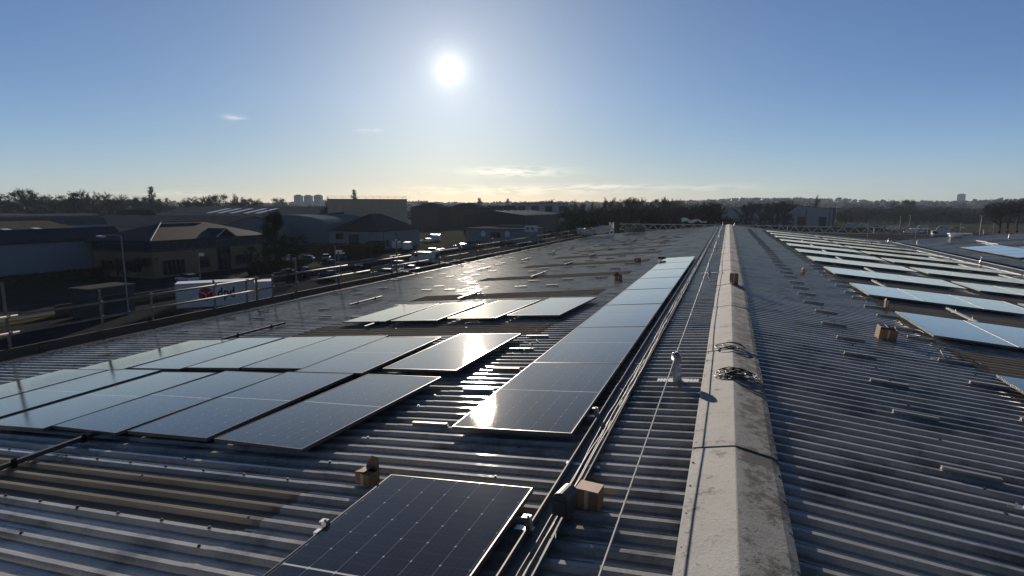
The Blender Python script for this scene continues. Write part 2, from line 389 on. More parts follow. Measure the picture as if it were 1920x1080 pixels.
for s,strips in ((-1,LROOF),(1,RROOF)):
    mb=MB(); sheet(mb,AX+s*.05,AX+s*3.12,Y0,YEND,.008)
    ya=Y0
    for a,b in strips+[(YEND,YEND)]:
        a2=snap(a) if a<YEND else YEND; sheet(mb,AX+s*2.98,AX+s*8.5,ya,a2,.004); ya=snap(b)
    sheet(mb,AX+s*8.36,AX+s*HALF,Y0,YEND,0.)
    o=wpart(mb,'roof_slope',M['roof'])
    tag(o,'roof slope facing the guardrail' if s<0 else 'roof slope facing the valley gutter')
    for a,b in strips:
        mb=MB(); sheet(mb,AX+s*3.05,AX+s*8.47,snap(a)-.03,snap(b)+.03,.0095); wpart(mb,'rooflight',M['glight'])
# screw caps on the crowns
mb=MB()
def screw(x,y,dz=0.,r=.0085,h=.011):
    z=crown(x)+.008+dz; mb.lathe([(r*1.5,z-.002),(r*1.5,z+.003),(r,z+.003),(r,z+h)],6,(x,y,0))
k0=int((1.2-PH)/PITCH)
for k in range(k0,k0+190):
    y=PH+k*PITCH
    for x in (-1.55,-3.05,-4.6,-6.2,-7.8,1.85,3.1,4.7,6.3,7.9):
        if (k+int(x*3))%5 in (0,2) and random.random()<.8 and y<26: screw(x+random.uniform(-.03,.03),y)
for ys in ((2.59,) ,(3.33,)):
    for yy in ys:
        y=PH+round((yy-PH)/PITCH)*PITCH; x=-3.2
        while x>-12: screw(x,y,.004,.010,.014); x-=.46
wpart(mb,'roof_screws',M['screw'])['kind']='stuff'
# ridge cap pieces
CAPJ=[1.1,4.34,7.45,10.87,13.97,17.15,20.27]+[20.27+3.2*i for i in range(1,13)]
CAPJ=[-2.2]+CAPJ+[YEND]
prof=[(-.305,-.002),(-.301,.020),(-.255,.031),(-.004,.0850),(.004,.0850),(.250,.034),(.296,.016),(.300,-.004)]
for i in range(len(CAPJ)-1):
    a,b=CAPJ[i],CAPJ[i+1]+.07; n=len(prof); mb=MB(); vs=[]
    ys=[a,a+.02]+[a+(b-a)*t for t in (.15,.35,.5,.65,.85)]+[b]
    jx=random.uniform(-.004,.004)
    for q,y in enumerate(ys):
        t=(y-a)/(b-a); up=.007*(1-t)+.006*math.sin(math.pi*t); wd=1+.012*math.sin(math.pi*t)
        for x,z in prof: vs.append((AX+jx+x*wd,y,ZC+.012+z+up))
        
    fs=[(q*n+k,q*n+k+1,(q+1)*n+k+1,(q+1)*n+k) for q in range(len(ys)-1) for k in range(n-1)]
    fs=[f[::-1] for f in fs]
    # front lip thickness
    m=len(vs); vs+=[(x,y-.0,z-.009) for x,y,z in vs[:n]]
    fs+=[(k,k+1,m+k+1,m+k) for k in range(n-1)]
    mb.add(vs,fs); wpart(mb,'ridge_cap',M['cap'],smooth=False)
# cap fixings
mb=MB()
for i,y in enumerate([PH+k*PITCH for k in range(k0,k0+200)]):
    if i%2==0:
        for x in (AX-.285,AX+.28):
            z=ZC+.04; mb.lathe([(.011,z-.02),(.011,z),(.006,z),(.006,z+.007)],6,(x,y,0))
wpart(mb,'cap_screws',M['screw'])['kind']='stuff'
# walls, gutters, end trim
mb=MB(); xe=HALF-.25; ze=crown(AX+HALF)-.1
zi=ZC-.12
mb.add([(AX-xe,Y0,0),(AX+xe,Y0,0),(AX+xe,Y0,ze),(AX,Y0,zi),(AX-xe,Y0,ze),(AX-xe,YEND-.1,0),(AX+xe,YEND-.1,0),(AX+xe,YEND-.1,ze),(AX,YEND-.1,zi),(AX-xe,YEND-.1,ze)],
       [(0,1,2,3,4),(9,8,7,6,5),(0,4,9,5),(1,6,7,2)])
wpart(mb,'wall',M['greyclad'])
for s in (-1,1):
    x=AX+s*(HALF+.09); z=crown(AX+HALF)
    mb=MB(); g=[(-.10,-.03),(-.10,-.20),(.10,-.20),(.10,-.02),(.085,-.02),(.085,-.185),(-.085,-.185),(-.085,-.03)]
    mb.prism([(x+s*px,Y0,z+pz) for px,pz in g],(0,Y0,0),(0,YEND+.2,0)); wpart(mb,'gutter',M['galv'])
    mb=MB()
    for xa,xb in ((AX+s*.3,AX+s*HALF),):
        za,zb=crown(xa),crown(xb)
        mb.prism([(xa,YEND-.16,za+.03),(xa,YEND+.05,za+.03),(xa,YEND+.05,za-.22),(xa,YEND+.02,za-.22),(xa,YEND+.02,za+.012),(xa,YEND-.16,za+.012)],(xa,0,za),(xb,0,zb))
    wpart(mb,'verge_trim',M['concrete'])

# ------------------------------------------------------------------ solar panels
def make_panel():
    t=thing('solar_panel','x','solar panel')
    mb=MB(); a,b,h,wd=1.134/2,2.279/2,.035,.009
    for s in(-1,1):
        mb.box((s*(a-wd/2),0,.065+h/2),(wd,2*b,h)); mb.box((0,s*(b-wd/2),.065+h/2),(2*a-2*wd,wd,h))
        mb.box((s*(a-.02),0,.066),(.016,2*b-.05,.002))
    mb.build('frame',M['pframe'],t)
    mb=MB(); mb.box((0,0,.065+h-.005),(2*a-2*wd,2*b-2*wd,.005)); mb.build('glass',M['cells'],t)
    return t
P0=make_panel(); used=[False]
def panel(x,y,rz,label,group,side=-1,jit=.35):
    loc=(x,y,crown(x)); e=Matrix.Rotation((TH if side>0 else -TH)+R(random.uniform(-jit,jit)),4,'Y')@Matrix.Rotation(R(random.uniform(-jit,jit)*.6),4,'X')@Matrix.Rotation(R(rz),4,'Z')
    if not used[0]: o=P0; used[0]=True; o.location=loc
    else: o=dup(P0,loc)
    o.rotation_euler=e.to_euler(); o['label']=label; o['group']=group
    return o
panel(-1.705,2.27,0,'solar panel lying alone nearest the brown cartons, its cell grid clearly seen','solar panel beside the cartons',jit=.1) ['label']='lone black solar panel between the two brown cartons, its cell grid showing'
for k in range(8):
    l='solar panel in the row along the cable tray, %s from its glaring near end'%ORD[k] if k else 'black solar panel at the near end of the tray-side row with dazzling sun glare'
    panel(-1.697+.004*k,4.408+1.1395+2.299*k,-.1,l,'solar panels in the single row along the cable tray',jit=.12)
for i,(x,y,r) in enumerate([(-3.85,4.87,-4),(-5.15,4.92,-.5),(-6.34,4.89,-2.2),(-7.50,4.82,0),(-8.76,4.90,0),(-9.93,4.85,0)]):
    panel(x,y,r,['skewed solar panel at the ridge end of the lower row of six','solar panel %s from the skewed one in the lower row of six'%ORD[max(0,i-1)]][i>0],'loose solar panels in the lower row of six')
for i,(x,y,r) in enumerate([(-3.69,7.43,-1.5),(-5.03,7.21,.4),(-6.2,7.38,1),(-7.33,7.34,0),(-8.50,7.27,.5),(-9.67,7.12,.5)]):
    panel(x,y,r,['solar panel with a soft sun glare at the ridge end of the middle row','solar panel %s from the glaring one in the middle row of six'%ORD[max(0,i-1)]][i>0],'loose solar panels in the middle row of six')
for i,(x,y,r) in enumerate([(-3.38,11.45,-6),(-4.65,11.28,-5),(-5.98,11.15,-1.5),(-7.21,11.14,-2)]):
    panel(x,y,r,'solar panel %s from the ridge end of the small skewed row of four'%ORD[i],'solar panels in the skewed row of four')
DOWN=['highest','second highest','third highest','fourth from the top','fifth from the top','sixth from the top','seventh from the top','lowest']
for k in range(-1,11):
    yc=8.45+4.58*k-1.1395
    if yc>56 : continue
    xs=[3.2+.567+1.145*i for i in range(3)]+[6.93+.567+1.145*i for i in range(4)]
    for i,x in enumerate(xs):
        rl='corner' if k<0 else ORD[k]
        panel(x,yc,0,'solar panel %s in the %s pale row of the valley slope'%(DOWN[i],rl) if k>=0 else 'solar panel %s in the cropped corner row of the valley slope'%DOWN[i],'solar panels in rows on the valley slope',side=1,jit=.05)

# ------------------------------------------------------------------ mini rails on the ribs
def make_mini():
    mb=MB(); g=[(-.03,0),(-.03,.004),(-.014,.004),(-.018,.03),(.018,.03),(.014,.004),(.03,.004),(.03,0)]
    mb.prism([(-.19,y,z) for y,z in g],(-.19,0,0),(.19,0,0))
    return mb.build('mini_rail',M['railgrey'])
MR=make_mini(); mused=[False]
def minirail(x,y,label,group,rz=0):
    y=PH+round((y-PH)/PITCH)*PITCH
    s=1 if x>AX else -1
    o=MR if not mused[0] else MR.copy()
    if mused[0]: col.objects.link(o)
    mused[0]=True
    o.location=(x,y,crown(x)+.013); o.rotation_euler=(0,s*TH,R(rz)); tag(o,label,'mini rail',group)
    if s<0 and y>10:
        o.material_slots[0].link='OBJECT'; o.material_slots[0].material=M['backlitrail']  # painted dark, as rails look against the glare
    return o
y=4.98; i=0
while y<56:
    minirail(1.82+random.uniform(-.06,.06),y,'short silver mini rail in the dotted line beside the ridge on the valley slope','mini rails in the line beside the ridge')
    y+=1.15 if i%2 else 1.22; i+=1
for t in RTOP[:11]:
    for d in (-1.75,-.45,.75,2.05):
        if 5<t+d<56: minirail(3.02,t+d+.1,'short silver mini rail in the dotted line along the upper panel ends','mini rails along the upper panel ends')
for (a,b),nx in zip(LROOF[2:10],(7,7,6,6,6,6,6,6)):
    for dy in (-.95,-2.2):
        for j in range(9):
            x=-3.6-1.14*j
            if random.random()<.7 and not (a<14 and x>-7.6): minirail(x+random.uniform(-.2,.2),a+dy+random.uniform(-.3,.3),'short backlit-dark mini rail on the ribs between rooflight strips, waiting for panels','mini rails on the empty guardrail slope')
for x,y in ((-2.62,6.62),(-2.6,5.72),(-2.62,4.6),(-2.85,8.7),(-2.8,7.7),(-10.85,5.9),(-11.6,7.4),(-10.9,8.3),(-12.4,8.4),(-12.2,9.5)):
    minirail(x,y,'short mini rail on bare ribs beside the laid solar panels','mini rails beside the laid panels')

# ------------------------------------------------------------------ aluminium rails bridging the rooflights
def rail(x,y0,y1,label,group='aluminium rails bridging the rooflights'):
    RM=M['backlitrail'] if x<0 else M['alu']  # guardrail-slope rails coloured dark as if backlit, valley ones stay aluminium
    z=crown(x)+.012; ym=(y0+y1)/2; t=thing('aluminium_rail',label,'rail',(x,ym,z),(0,0,0),group)
    L=y1-y0
    mb=MB(); mb.box((0,0,.062),(.042,L,.006)); mb.box((-.019,0,.042),(.004,L,.04)); mb.box((.019,0,.042),(.004,L,.04)); mb.box((0,0,.03),(.034,L-.004,.006)); mb.build('rail',RM,t)
    for f in (-.28,.25):
        mb=MB(); mb.box((0,f*L,.012),(.07,.05,.02)); mb.box((.03,f*L,.05),(.008,.045,.09)); mb.tube([(.036,f*L,.07),(.05,f*L,.07)],.009,6); mb.build('bracket',M['black'],t)
for x,a,b,l in [(-6.21,2.75,3.93,'long dark rail with a clamp crossing the near rooflight strip'),(-6.93,9.6,11.55,'aluminium rail running out from between panels of the skewed row of four'),(-9.7,8.5,10.3,'aluminium rail on the strip beyond the middle row of six'),
    (-9.84,12.95,14.55,'aluminium rail over the strip behind the skewed row of four, lower of its pair'),(-6.66,13.4,14.9,'aluminium rail over the strip behind the skewed row of four, upper of its pair'),
    (-10.22,22.4,23.95,'dark rail with a red end on the sun-glittering roof'),(-6.29,18.3,20.1,'aluminium rail over the second strip beyond the skewed row of four'),(-6.33,22.8,24.2,'aluminium rail over the third strip beyond the skewed row of four'),(-6.33,27.4,28.8,'aluminium rail over the fourth strip beyond the skewed row of four'),
    (-9.9,27.3,28.7,'aluminium rail low on the fourth strip near the guardrail'),(-6.3,32.0,33.4,'aluminium rail high on the fifth strip beyond the skewed row'),(-9.9,32,33.4,'aluminium rail low on the fifth strip near the guardrail'),(-6.3,36.6,38,'aluminium rail high on the sixth strip, far along the roof'),(-9.9,36.6,38,'aluminium rail low on the sixth strip, far along the roof'),(-6.3,41.3,42.7,'aluminium rail high on the seventh strip, far along the roof')]:
    rail(x,a,b,l)
for k,x in enumerate((4.66,4.15,4.85,4.62,4.7,4.7,4.7)):
    t=RTOP[k+1]; rail(x,t+.25,t+1.95,'bright rail in the gap beyond the %s pale panel row'%ORD[k+1],'bright rails in the gaps of the valley slope')
for k,(x,t) in enumerate(((10.65,RTOP[5]),(10.6,RTOP[4]),(10.7,RTOP[6]))):
    rail(x,t+.25,t+2.0,'bright rail low down the gap beyond the %s pale panel row'%ORD[(5,4,6)[k]],'bright rails low in the gaps')
yy=24.
for k in range(10):
    rail(11.95,yy,yy+1.95,'bright rail in the dashed line along the foot of the pale panel rows','rails in the dashed line by the valley'); yy+=2.1

# ------------------------------------------------------------------ cable tray, cables
M['traym']=simple('weathered tray steel',(.13,.13,.13),.5,.1,(.09,.09,.09),8)
ct=thing('cable_tray','long galvanised cable tray running along the ribs beside the ridge','cable tray',(-.95,28,crown(-.95)+.01))
mb=MB()
yy=-3.
while yy<59.5:
    L=3.0; e=yy+L-.012
    ox=.0015*(yy) 
    mb.box((ox,(yy+e)/2-28,.004),(.165,e-yy,.003)); mb.box((-.083+ox,(yy+e)/2-28,.028),(.003,e-yy,.05)); mb.box((.083+ox,(yy+e)/2-28,.028),(.003,e-yy,.05))
    mb.box((-.086+ox,(yy+e)/2-28,.053),(.009,e-yy,.003)); mb.box((.086+ox,(yy+e)/2-28,.053),(.009,e-yy,.003)); yy+=L
mb.build('tray_body',M['traym'],ct)
for k in range(20):
    mb=MB(); y=-2.+3*k; mb.box((.0015*(y),y-28,.0045),(.26,.04,.006)); mb.build('tray_bracket',M['alu'],ct)
for j in range(5):
    pts=[]; y=-3.
    while y<(58 if j<3 else 24):
        pts.append((-.95+.0015*y+(-.0+.016*j)+.016*math.sin(y*.9+j*2.1)+random.uniform(-.006,.006),y,crown(-.95)+.028+.008*j+random.uniform(-.003,.006))); y+=.28
    mb=MB(); mb.tube(pts,.0062,6); o=mb.build('cable',M['cable'],smooth=True)
    tag(o,['pale cable lying straightest in the tray beside the ridge','pale loose cable in the bundle of the ridge tray','pale loose cable in the bundle of the ridge tray','pale loose cable in the bundle of the ridge tray','pale loose cable in the bundle of the ridge tray'][1],'cable','cables bundled in the ridge tray')
# lifeline
pts=[(-.46,-2.5,crown(-.46)+.31)]
AN=[6.3,17.3,28.1,39.,50.,60.6]; prev=-2.5
for a in AN:
    for t in (.25,.5,.75): pts.append((-.46,prev+(a-prev)*t,crown(-.46)+.31-.05*4*t*(1-t)*.5))
    pts.append((-.46,a,crown(-.46)+.31)); prev=a
mb=MB(); mb.tube(pts,.0055,6); tag(mb.build('lifeline_wire',M['hardwire']),'thin steel safety wire strung along the ridge between roof anchors','wire')
def anchor(x,y,label,hood,s=-1,zf=crown):
    t=thing('roof_anchor',label,'roof anchor',(x,y,zf(x)+.012),(0,s*TH,0),'roof anchors carrying the safety wire')
    mb=MB(); mb.box((0,0,.004),(.44,.13,.006))
    for bx in (-.195,-.16,-.125,.125,.16,.195):
        for by in (-.046,.046): mb.lathe([(.0065,.0072),(.0065,.0095),(.004,.0095),(.004,.0115)],6,(bx,by,0),1)
    mb.build('base_plate',[M['white'],M['screw']],t)
    mb=MB(); mb.lathe([(.048,.007),(.048,.012),(.041,.02),(.041,.10),(.034,.13),(.02,.16),(.016,.30)],14); mb.build('post',M['alu'],t,smooth=True)
    if hood:
        mb=MB(); mb.lathe([(.046,-.06),(.05,-.04),(.05,.10),(.034,.135),(.034,.145)],16,(0,-.06,.07)); 
        mb.lathe([(.034,.215),(.052,.23),(.06,.27),(.052,.31),(.030,.335),(.012,.34)],16,(0,-.06,0)); mb.build('hood',M['clear'],t,smooth=True)
    mb=MB(); mb.tube([(0,-.06,.31),(0,.06,.31)],.013,8); mb.box((0,0,.305),(.028,.06,.05)); mb.build('wire_guide',M['white2'],t)
AL=['roof anchor with a clear plastic hood standing beside the cable coils','white roof anchor beside the carton on the ridge','white roof anchor, second beyond the ridge carton','white roof anchor, third beyond the ridge carton','white roof anchor, fourth beyond the ridge carton','white roof anchor at the far end of the ridge']
for i,a in enumerate(AN): anchor(-.43,a,AL[i],i==0)
anchor(.62,60.9,'small white roof anchor across the ridge at its far end',False,1)
for y,l in ((57.4,'white anchor post beside the valley gutter at the far roof corner'),(38.,'white anchor post beside the valley gutter, lower down the dashed rails')):
    anchor(13.1,y,l,False,1)

# ------------------------------------------------------------------ cartons and odd pieces
def carton(name,x,y,size,rz,label,flaps=(),z=None,mats=None,tilt=(0,0),cat='cardboard box',dark=False):
    z=crown(x)+.012 if z is None else z
    t=thing(name,label,cat,(x,y,z),(R(tilt[0]),R(tilt[1]),R(rz)))
    a,b,h=size; mb=MB(); th=.005
    mb.box((0,0,th/2),(a,b,th))
    for s in(-1,1): mb.box((s*(a-th)/2,0,h/2+th/2),(th,b,h-th)); mb.box((0,s*(b-th)/2,h/2+th/2),(a-2*th,th,h-th))
    mb.build('box_body',mats or M['card'],t)
    mb=MB(); mb.box((0,-b/2-.001,h*.5),(.028,.002,h*.98)); mb.build('tape',M['cardtop'],t)
    for side,ang,ln,shape in flaps:
        mb=MB(); wd=b if side in('e','w') else a
        ca,sa=math.cos(R(ang))*ln,math.sin(R(ang))*ln
        if side=='e': p=[(a/2,-wd/2,h),(a/2,wd/2,h),(a/2+ca,wd/2*shape,h+sa),(a/2+ca,-wd/2*shape,h+sa)]
        if side=='w': p=[(-a/2,-wd/2,h),(-a/2,wd/2,h),(-a/2-ca,wd/2*shape,h+sa),(-a/2-ca,-wd/2*shape,h+sa)]
        if side=='n': p=[(-wd/2,b/2,h),(wd/2,b/2,h),(wd/2*shape,b/2+ca,h+sa),(-wd/2*shape,b/2+ca,h+sa)]
        if side=='s': p=[(-wd/2,-b/2,h),(wd/2,-b/2,h),(wd/2*shape,-b/2-ca,h+sa),(-wd/2*shape,-b/2-ca,h+sa)]
        mb.prism(p,(0,0,0),(0,0,.004)); mb.build('flap',mats or M['card'],t)
    return t
carton('carton',-2.50,3.42,(.15,.11,.085),-12,'open brown carton with pointed flaps beside the lone near panel',[('e',40,.10,.12),('w',170,.09,.9),('n',70,.09,.5),('s',175,.06,.9)])
_c=carton('carton',-.76,3.42,(.155,.125,.125),-6,'closed brown carton with a pale pinkish top on the cable tray side',[('n',180,.124,1.)])
for _k in _c.children:
    if _k.name.startswith('flap'): _k.data.materials[0]=M['cardtop']
t=thing('plastic_tub','dark grey round-backed tub standing across the cable tray','tub',(-.87,3.22,crown(-.87)+.06),(0,0,R(-10)))
mb=MB(); pr=[(-.055,0),(.055,0),(.055,.10)]+[(.055*math.cos(R(a)),.10+.055*math.sin(R(a))) for a in range(20,180,20)]+[(-.055,.10)]
mb.prism([(x,-.075,z) for x,z in pr],(0,-.075,0),(0,.075,0)); mb.build('tub_body',M['tub'],t,bevel=.004)
mb=MB(); mb.box((0,-.077,.06),(.085,.006,.085)); mb.build('tub_lid',M['tub'],t)
carton('carton',2.44,10.3,(.26,.16,.16),8,'brown carton with an orange-lit side standing on the valley slope',[('w',95,.04,1.)],tilt=(6,4))
c=carton('carton',.2,13.98,(.19,.16,.25),0,'open-ended carton standing on the ridge with a white tube before it',[],z=ZC+.085,tilt=(0,0))
mb=MB(); mb.tube([(-.05,-.12,.05),(-.03,-.20,.01)],.025,10); o=mb.build('white_tube',M['white2'],None); o.location=(.17,13.93,ZC+.12); tag(o,'short white tube leaning on the carton that stands on the ridge','tube')
carton('carton',2.32,19.9,(.09,.1,.1),20,'tiny brown carton high on the valley slope near the mini rail line',[('w',120,.06,.9)])
carton('carton',3.28,14.0,(.07,.08,.15),10,'narrow brown carton with a lit side by the second pale panel row',[('w',110,.05,.9)])
carton('carton',-2.96,16.55,(.22,.16,.11),25,'dark open carton on the empty ribs beyond the skewed row of four',[('n',60,.14,.1),('s',150,.1,.9)])
carton('carton',-3.32,22.9,(.24,.2,.12),0,'dark square carton far up the empty ribs past the tray row',[('n',170,.1,1)])
# tools
t=thing('cordless_drill','black cordless drill lying on the far end of the tray-side panels','drill',(-2.27,21.85,crown(-2.27)+.13),(0,0,R(15)))
mb=MB(); mb.tube([(-.14,0,.05),(.10,0,.05),(.16,0,.05)],[.045,.045,.022],10); mb.build('drill_body',M['black'],t); mb=MB(); mb.box((-.06,0,-.02),(.05,.05,.12)); mb.box((-.06,0,-.075),(.12,.09,.05)); mb.build('grip',M['white2'],t)
t=thing('power_tool','white and dark hand tool lying beside the tray-side panel row','tool',(-2.42,12.8,crown(-2.42)+.1),(0,0,R(30)))
mb=MB(); mb.tube([(-.14,0,.0),(.08,0,.0),(.13,0,.0)],[.035,.04,.02],9); mb.build('tool_body',M['white2'],t); mb=MB(); mb.box((.02,.05,-.01),(.12,.05,.05)); mb.build('battery',M['tub'],t)
# coils of cable on the ridge
def coil(x,y,r,turns,label,seed):
    rr=random.Random(seed); mb=MB(); pts=[]
    n=turns*18
    for i in range(n+1):
        a=2*math.pi*i/18; q=r*(1+.22*math.sin(i*.21+seed)+rr.uniform(-.03,.03)); cx=.05*math.sin(i*.05*seed)
        px=x+cx+q*math.cos(a); py=y+.8*q*math.sin(a)+.04*math.cos(i*.07)
        d=abs(px-AX); zz=ZC+.104-.2*max(0,d-.05) if d<.3 else crown(px)+.012+.03
        pts.append((px,py,zz+.006+.035*(.5+.5*math.sin(i*.13*seed))*min(1,turns/6)))
    mb.tube(pts,.0052,6); o=mb.build('cable_coil',M['black'],smooth=True); tag(o,label,'cable coil'); return o
coil(.1,7.55,.15,3,'thin loose coil of black cable lying on the cement ridge',2.3)
coil(.17,6.25,.155,9,'thick tangled coil of black cable beside the hooded roof anchor',3.1)
def loose(name,pts,label,r=.004,mat='black'):
    mb=MB(); mb.tube(pts,r,5); tag(mb.build(name,M[mat],smooth=True),label,'cable')
def wig(x0,y0,n,amp,st,seed):
    rr=random.Random(seed); return [(x0+rr.uniform(-amp,amp),y0+i*st,crown(x0)+.03+rr.uniform(0,.06)) for i in range(n)]
loose('loose_cable',wig(-2.75,7.3,14,.12,.07,4),'tangled black lead on ribs between the glaring panel and the tray row')
loose('loose_cable',[(2.9+.25*math.cos(a*.6)+.02*a,9.3+.35*math.sin(a*.55),crown(2.9)+.04+.05*math.sin(a)) for a in range(18)],'looped black lead below the carton on the valley slope')
loose('loose_cable',[(2.5+.12*math.cos(a*.6)+.03*a,10.5+.3*math.sin(a*.5),crown(2.6)+.06+.1*abs(math.sin(a*.4))) for a in range(14)],'looped black lead behind the carton on the valley slope')
for i,(x,y,l) in enumerate(((1.95,4.55,'bent bright clip lying just below the nearest mini rail of the valley slope'),(2.14,4.22,'bent bright clip lying lowest on the near valley slope'))):
    mb=MB(); mb.box((0,0,.012),(.06,.02,.004)); mb.box((-.03,0,.03),(.004,.02,.04)); mb.box((.028,0,.028),(.004,.02,.035),M=Matrix.Rotation(R(20),3,'Y')); o=mb.build('metal_clip',M['alu']); o.location=(x,y,crown(x)+.004); o.rotation_euler=(0,TH,R(20+40*i)); tag(o,l,'clip')
for i,(x,y,l) in enumerate(((-2.31,2.68,'pale bracket poking from under the lone near panel by the open carton'),(-1.06,3.0,'pale bracket between the lone near panel and the cable tray'),(-1.08,4.98,'pale bracket beside the glaring end panel of the tray row'))):
    t=thing('panel_bracket',l,'bracket',(x,y,crown(x)+.012),(0,-TH,0)); mb=MB(); mb.box((0,0,.02),(.12,.05,.035)); mb.build('foot',M['alu'],t); mb=MB(); mb.box((.03,0,.075),(.035,.04,.07)); mb.box((.02,0,.112),(.05,.04,.006)); mb.tube([(.03,0,.113),(.03,0,.124)],.009,6); mb.build('clamp',M['alu'],t)

# ------------------------------------------------------------------ scaffold guardrail along the eaves
gx=-14.2; zt=CZ-2.31; zm=CZ-2.675; zb=CZ-2.99
gr=thing('guardrail','long scaffold guardrail with two tube rails and dark toe boards along the eaves','guardrail',(gx,28,CZ-3.4))
def gpart(mb,name,mat,**k):
    mb.v=[(a-gx,b-28,c-(CZ-3.4)) for a,b,c in mb.v]; return mb.build(name,mat,gr,**k)
for z,seed in ((zt,1),(zm,2)):
    mb=MB(); rr=random.Random(seed); y=-4.
    while y<YEND:
        L=rr.choice((4.9,6.4)); e=min(y+L,YEND)
        mb.tube([(gx+.05+rr.uniform(-.02,.02),y,z+rr.uniform(-.012,.012)),(gx+.05+rr.uniform(-.02,.02),e+.1,z+rr.uniform(-.012,.012))],.029,8); y=e
    gpart(mb,'rail',M['scaf'],smooth=True)
mb=MB(); y=-4.; i=0
while y<YEND:
    e=min(y+3.9,YEND+.4); zz=zb+(.0 if i%2 else -.012)
    mb.box((gx+.02+(.03 if i%2 else 0),(y+e)/2,zz-.115),(.034,e-y+.12,.235)); y=e; i+=1
gpart(mb,'toe_board',M['board'])
mb=MB()
for q in range(4): mb.box((gx-.18-.235*q,29,zb-.29),(.225,66,.038))
gpart(mb,'walk_board',M['board'])
PY=[(-1.5,.3),(2.,.4),(7.13,.73),(9.06,.30),(10.36,.05),(12.33,.15),(13.54,.04),(13.96,.08),(14.64,.05),(15.77,.52),(18.15,.61),(21.89,.05),(22.33,.8),(26.43,.05),(29.,.1)]+[(29.+2.35*i,random.choice((.05,.1,.3))) for i in range(1,14)]
for y,up in PY:
    mb=MB(); mb.tube([(gx-.02,y,CZ-7.),(gx-.02,y,zt+up)],.03,8)
    for z in (zt,zm): mb.box((gx+.02,y,z),(.09,.07,.07))
    gpart(mb,'post',M['scaf'])
for y in (26.4,27.9,22.3,33.,38.,43.):
    mb=MB(); mb.tube([(gx+.05,y,zt-.6),(gx+1.05,y+.1,crown(gx+1.05)+.04)],.02,6); gpart(mb,'brace',M['scaf'])

# lattice beam across the far end
lb=thing('lattice_beam','long aluminium lattice beam standing as edge protection across the far roof end','lattice beam',(8,64.6,9.7))
xa,xb=-11.5,46.; 
def bz(x): return (10.27-.006*max(0,x-2)) -9.7
mb=MB(); n=60
for dz in (0,-.62): mb.tube([(xa-8,0,bz(xa)+dz),(2-8,0,bz(2)+dz),(xb-8,0,bz(xb)+dz)],.042,6)
mb.build('chord',M['lattice'],lb)
mb=MB(); x=xa
while x<xb-1:
    mb.tube([(x-8,0,bz(x)-.6),(x+.5-8,0,bz(x)-.02)],.034,5); mb.tube([(x+.5-8,0,bz(x)-.02),(x+1.-8,0,bz(x)-.6)],.034,5); x+=1.08
    if random.random()<.12: mb.box((x-8,0,bz(x)-.31),(.09,.05,.66)); x+=.15
mb.build('lattice',M['lattice'],lb)
for x in (-10.5,-7.,-3.5,1.5,5,9,13,17.,20.5,23,25.5,28.,32,36,40,44):
    mb=MB(); mb.tube([(x-8,.06,-9.7),(x-8,.06,bz(x)+(.55 if x>19 else .03))],.028,6); mb.build('post',M['scaf'],lb)

# polythene, roll, netting at the far end
t=thing('plastic_sheet','crumpled white polythene sheet draped over two posts at the far roof corner','plastic sheet',(-13.2,60.6,9.2))
rr=random.Random(5); mb=MB(); nx,nz=16,5; vs=[]
for i in range(nx+1):
    for j in range(nz+1):
        u=i/nx; top=.62+.62*u*u+.07*math.sin(u*13)+rr.uniform(-.06,.06); low=top-.62-.1*math.sin(u*7)**2-.1*u
        vs.append((-2.3+4.0*u,.2*math.sin(u*14+j)+rr.uniform(-.15,.15),low+(top-low)*j/nz))
fs=[(i*(nz+1)+j,(i+1)*(nz+1)+j,(i+1)*(nz+1)+j+1,i*(nz+1)+j+1) for i in range(nx) for j in range(nz)]
mb.add(vs,fs); o=mb.build('sheet',M['sheetpl'],t); sd=o.modifiers.new('thick','SOLIDIFY'); sd.thickness=.012
for dx in (1.35,1.72):
    mb=MB(); mb.tube([(dx,.05,-.1),(dx,.05,1.38)],.075,8); mb.build('wrapped_post',M['sheetpl'],t)
t=thing('insulation_roll','long grey roll strapped down at the far roof end','roll',(-9.2,60.7,crown(-9.2)+.28),(0,0,0))
mb=MB(); mb.tube([(-1.1,0,-.02),(1.1,0,.12)],.27,14); mb.build('roll',M['concrete'],t); mb=MB(); mb.tube([(.05,0,-.29),(.05,0,.42)],.05,6); mb.build('strap_post',M['galv'],t)
mb=MB(); rr=random.Random(9); vs=[]
for i in range(15):
    for j in range(3): vs.append((i*.2,rr.uniform(-.1,.1),.12*math.sin(i*.9)+j*.22*(1-.05*i)+rr.uniform(-.05,.05)))
mb.add(vs,[(i*3+j,(i+1)*3+j,(i+1)*3+j+1,i*3+j+1) for i in range(14) for j in range(2)]); o=mb.build('netting',M['green']); o.location=at(1278,416,66); sd=o.modifiers.new('thick','SOLIDIFY'); sd.thickness=.01
tag(o,'pale green netting caught on the lattice beam beyond the roof end','netting')
mb=MB(); mb.tube([at(1280,417,66),at(1281,431,66)],.03,6); tag(mb.build('netting_pole',M['scaf']),'slim pole holding the pale green netting above the lattice beam','pole')

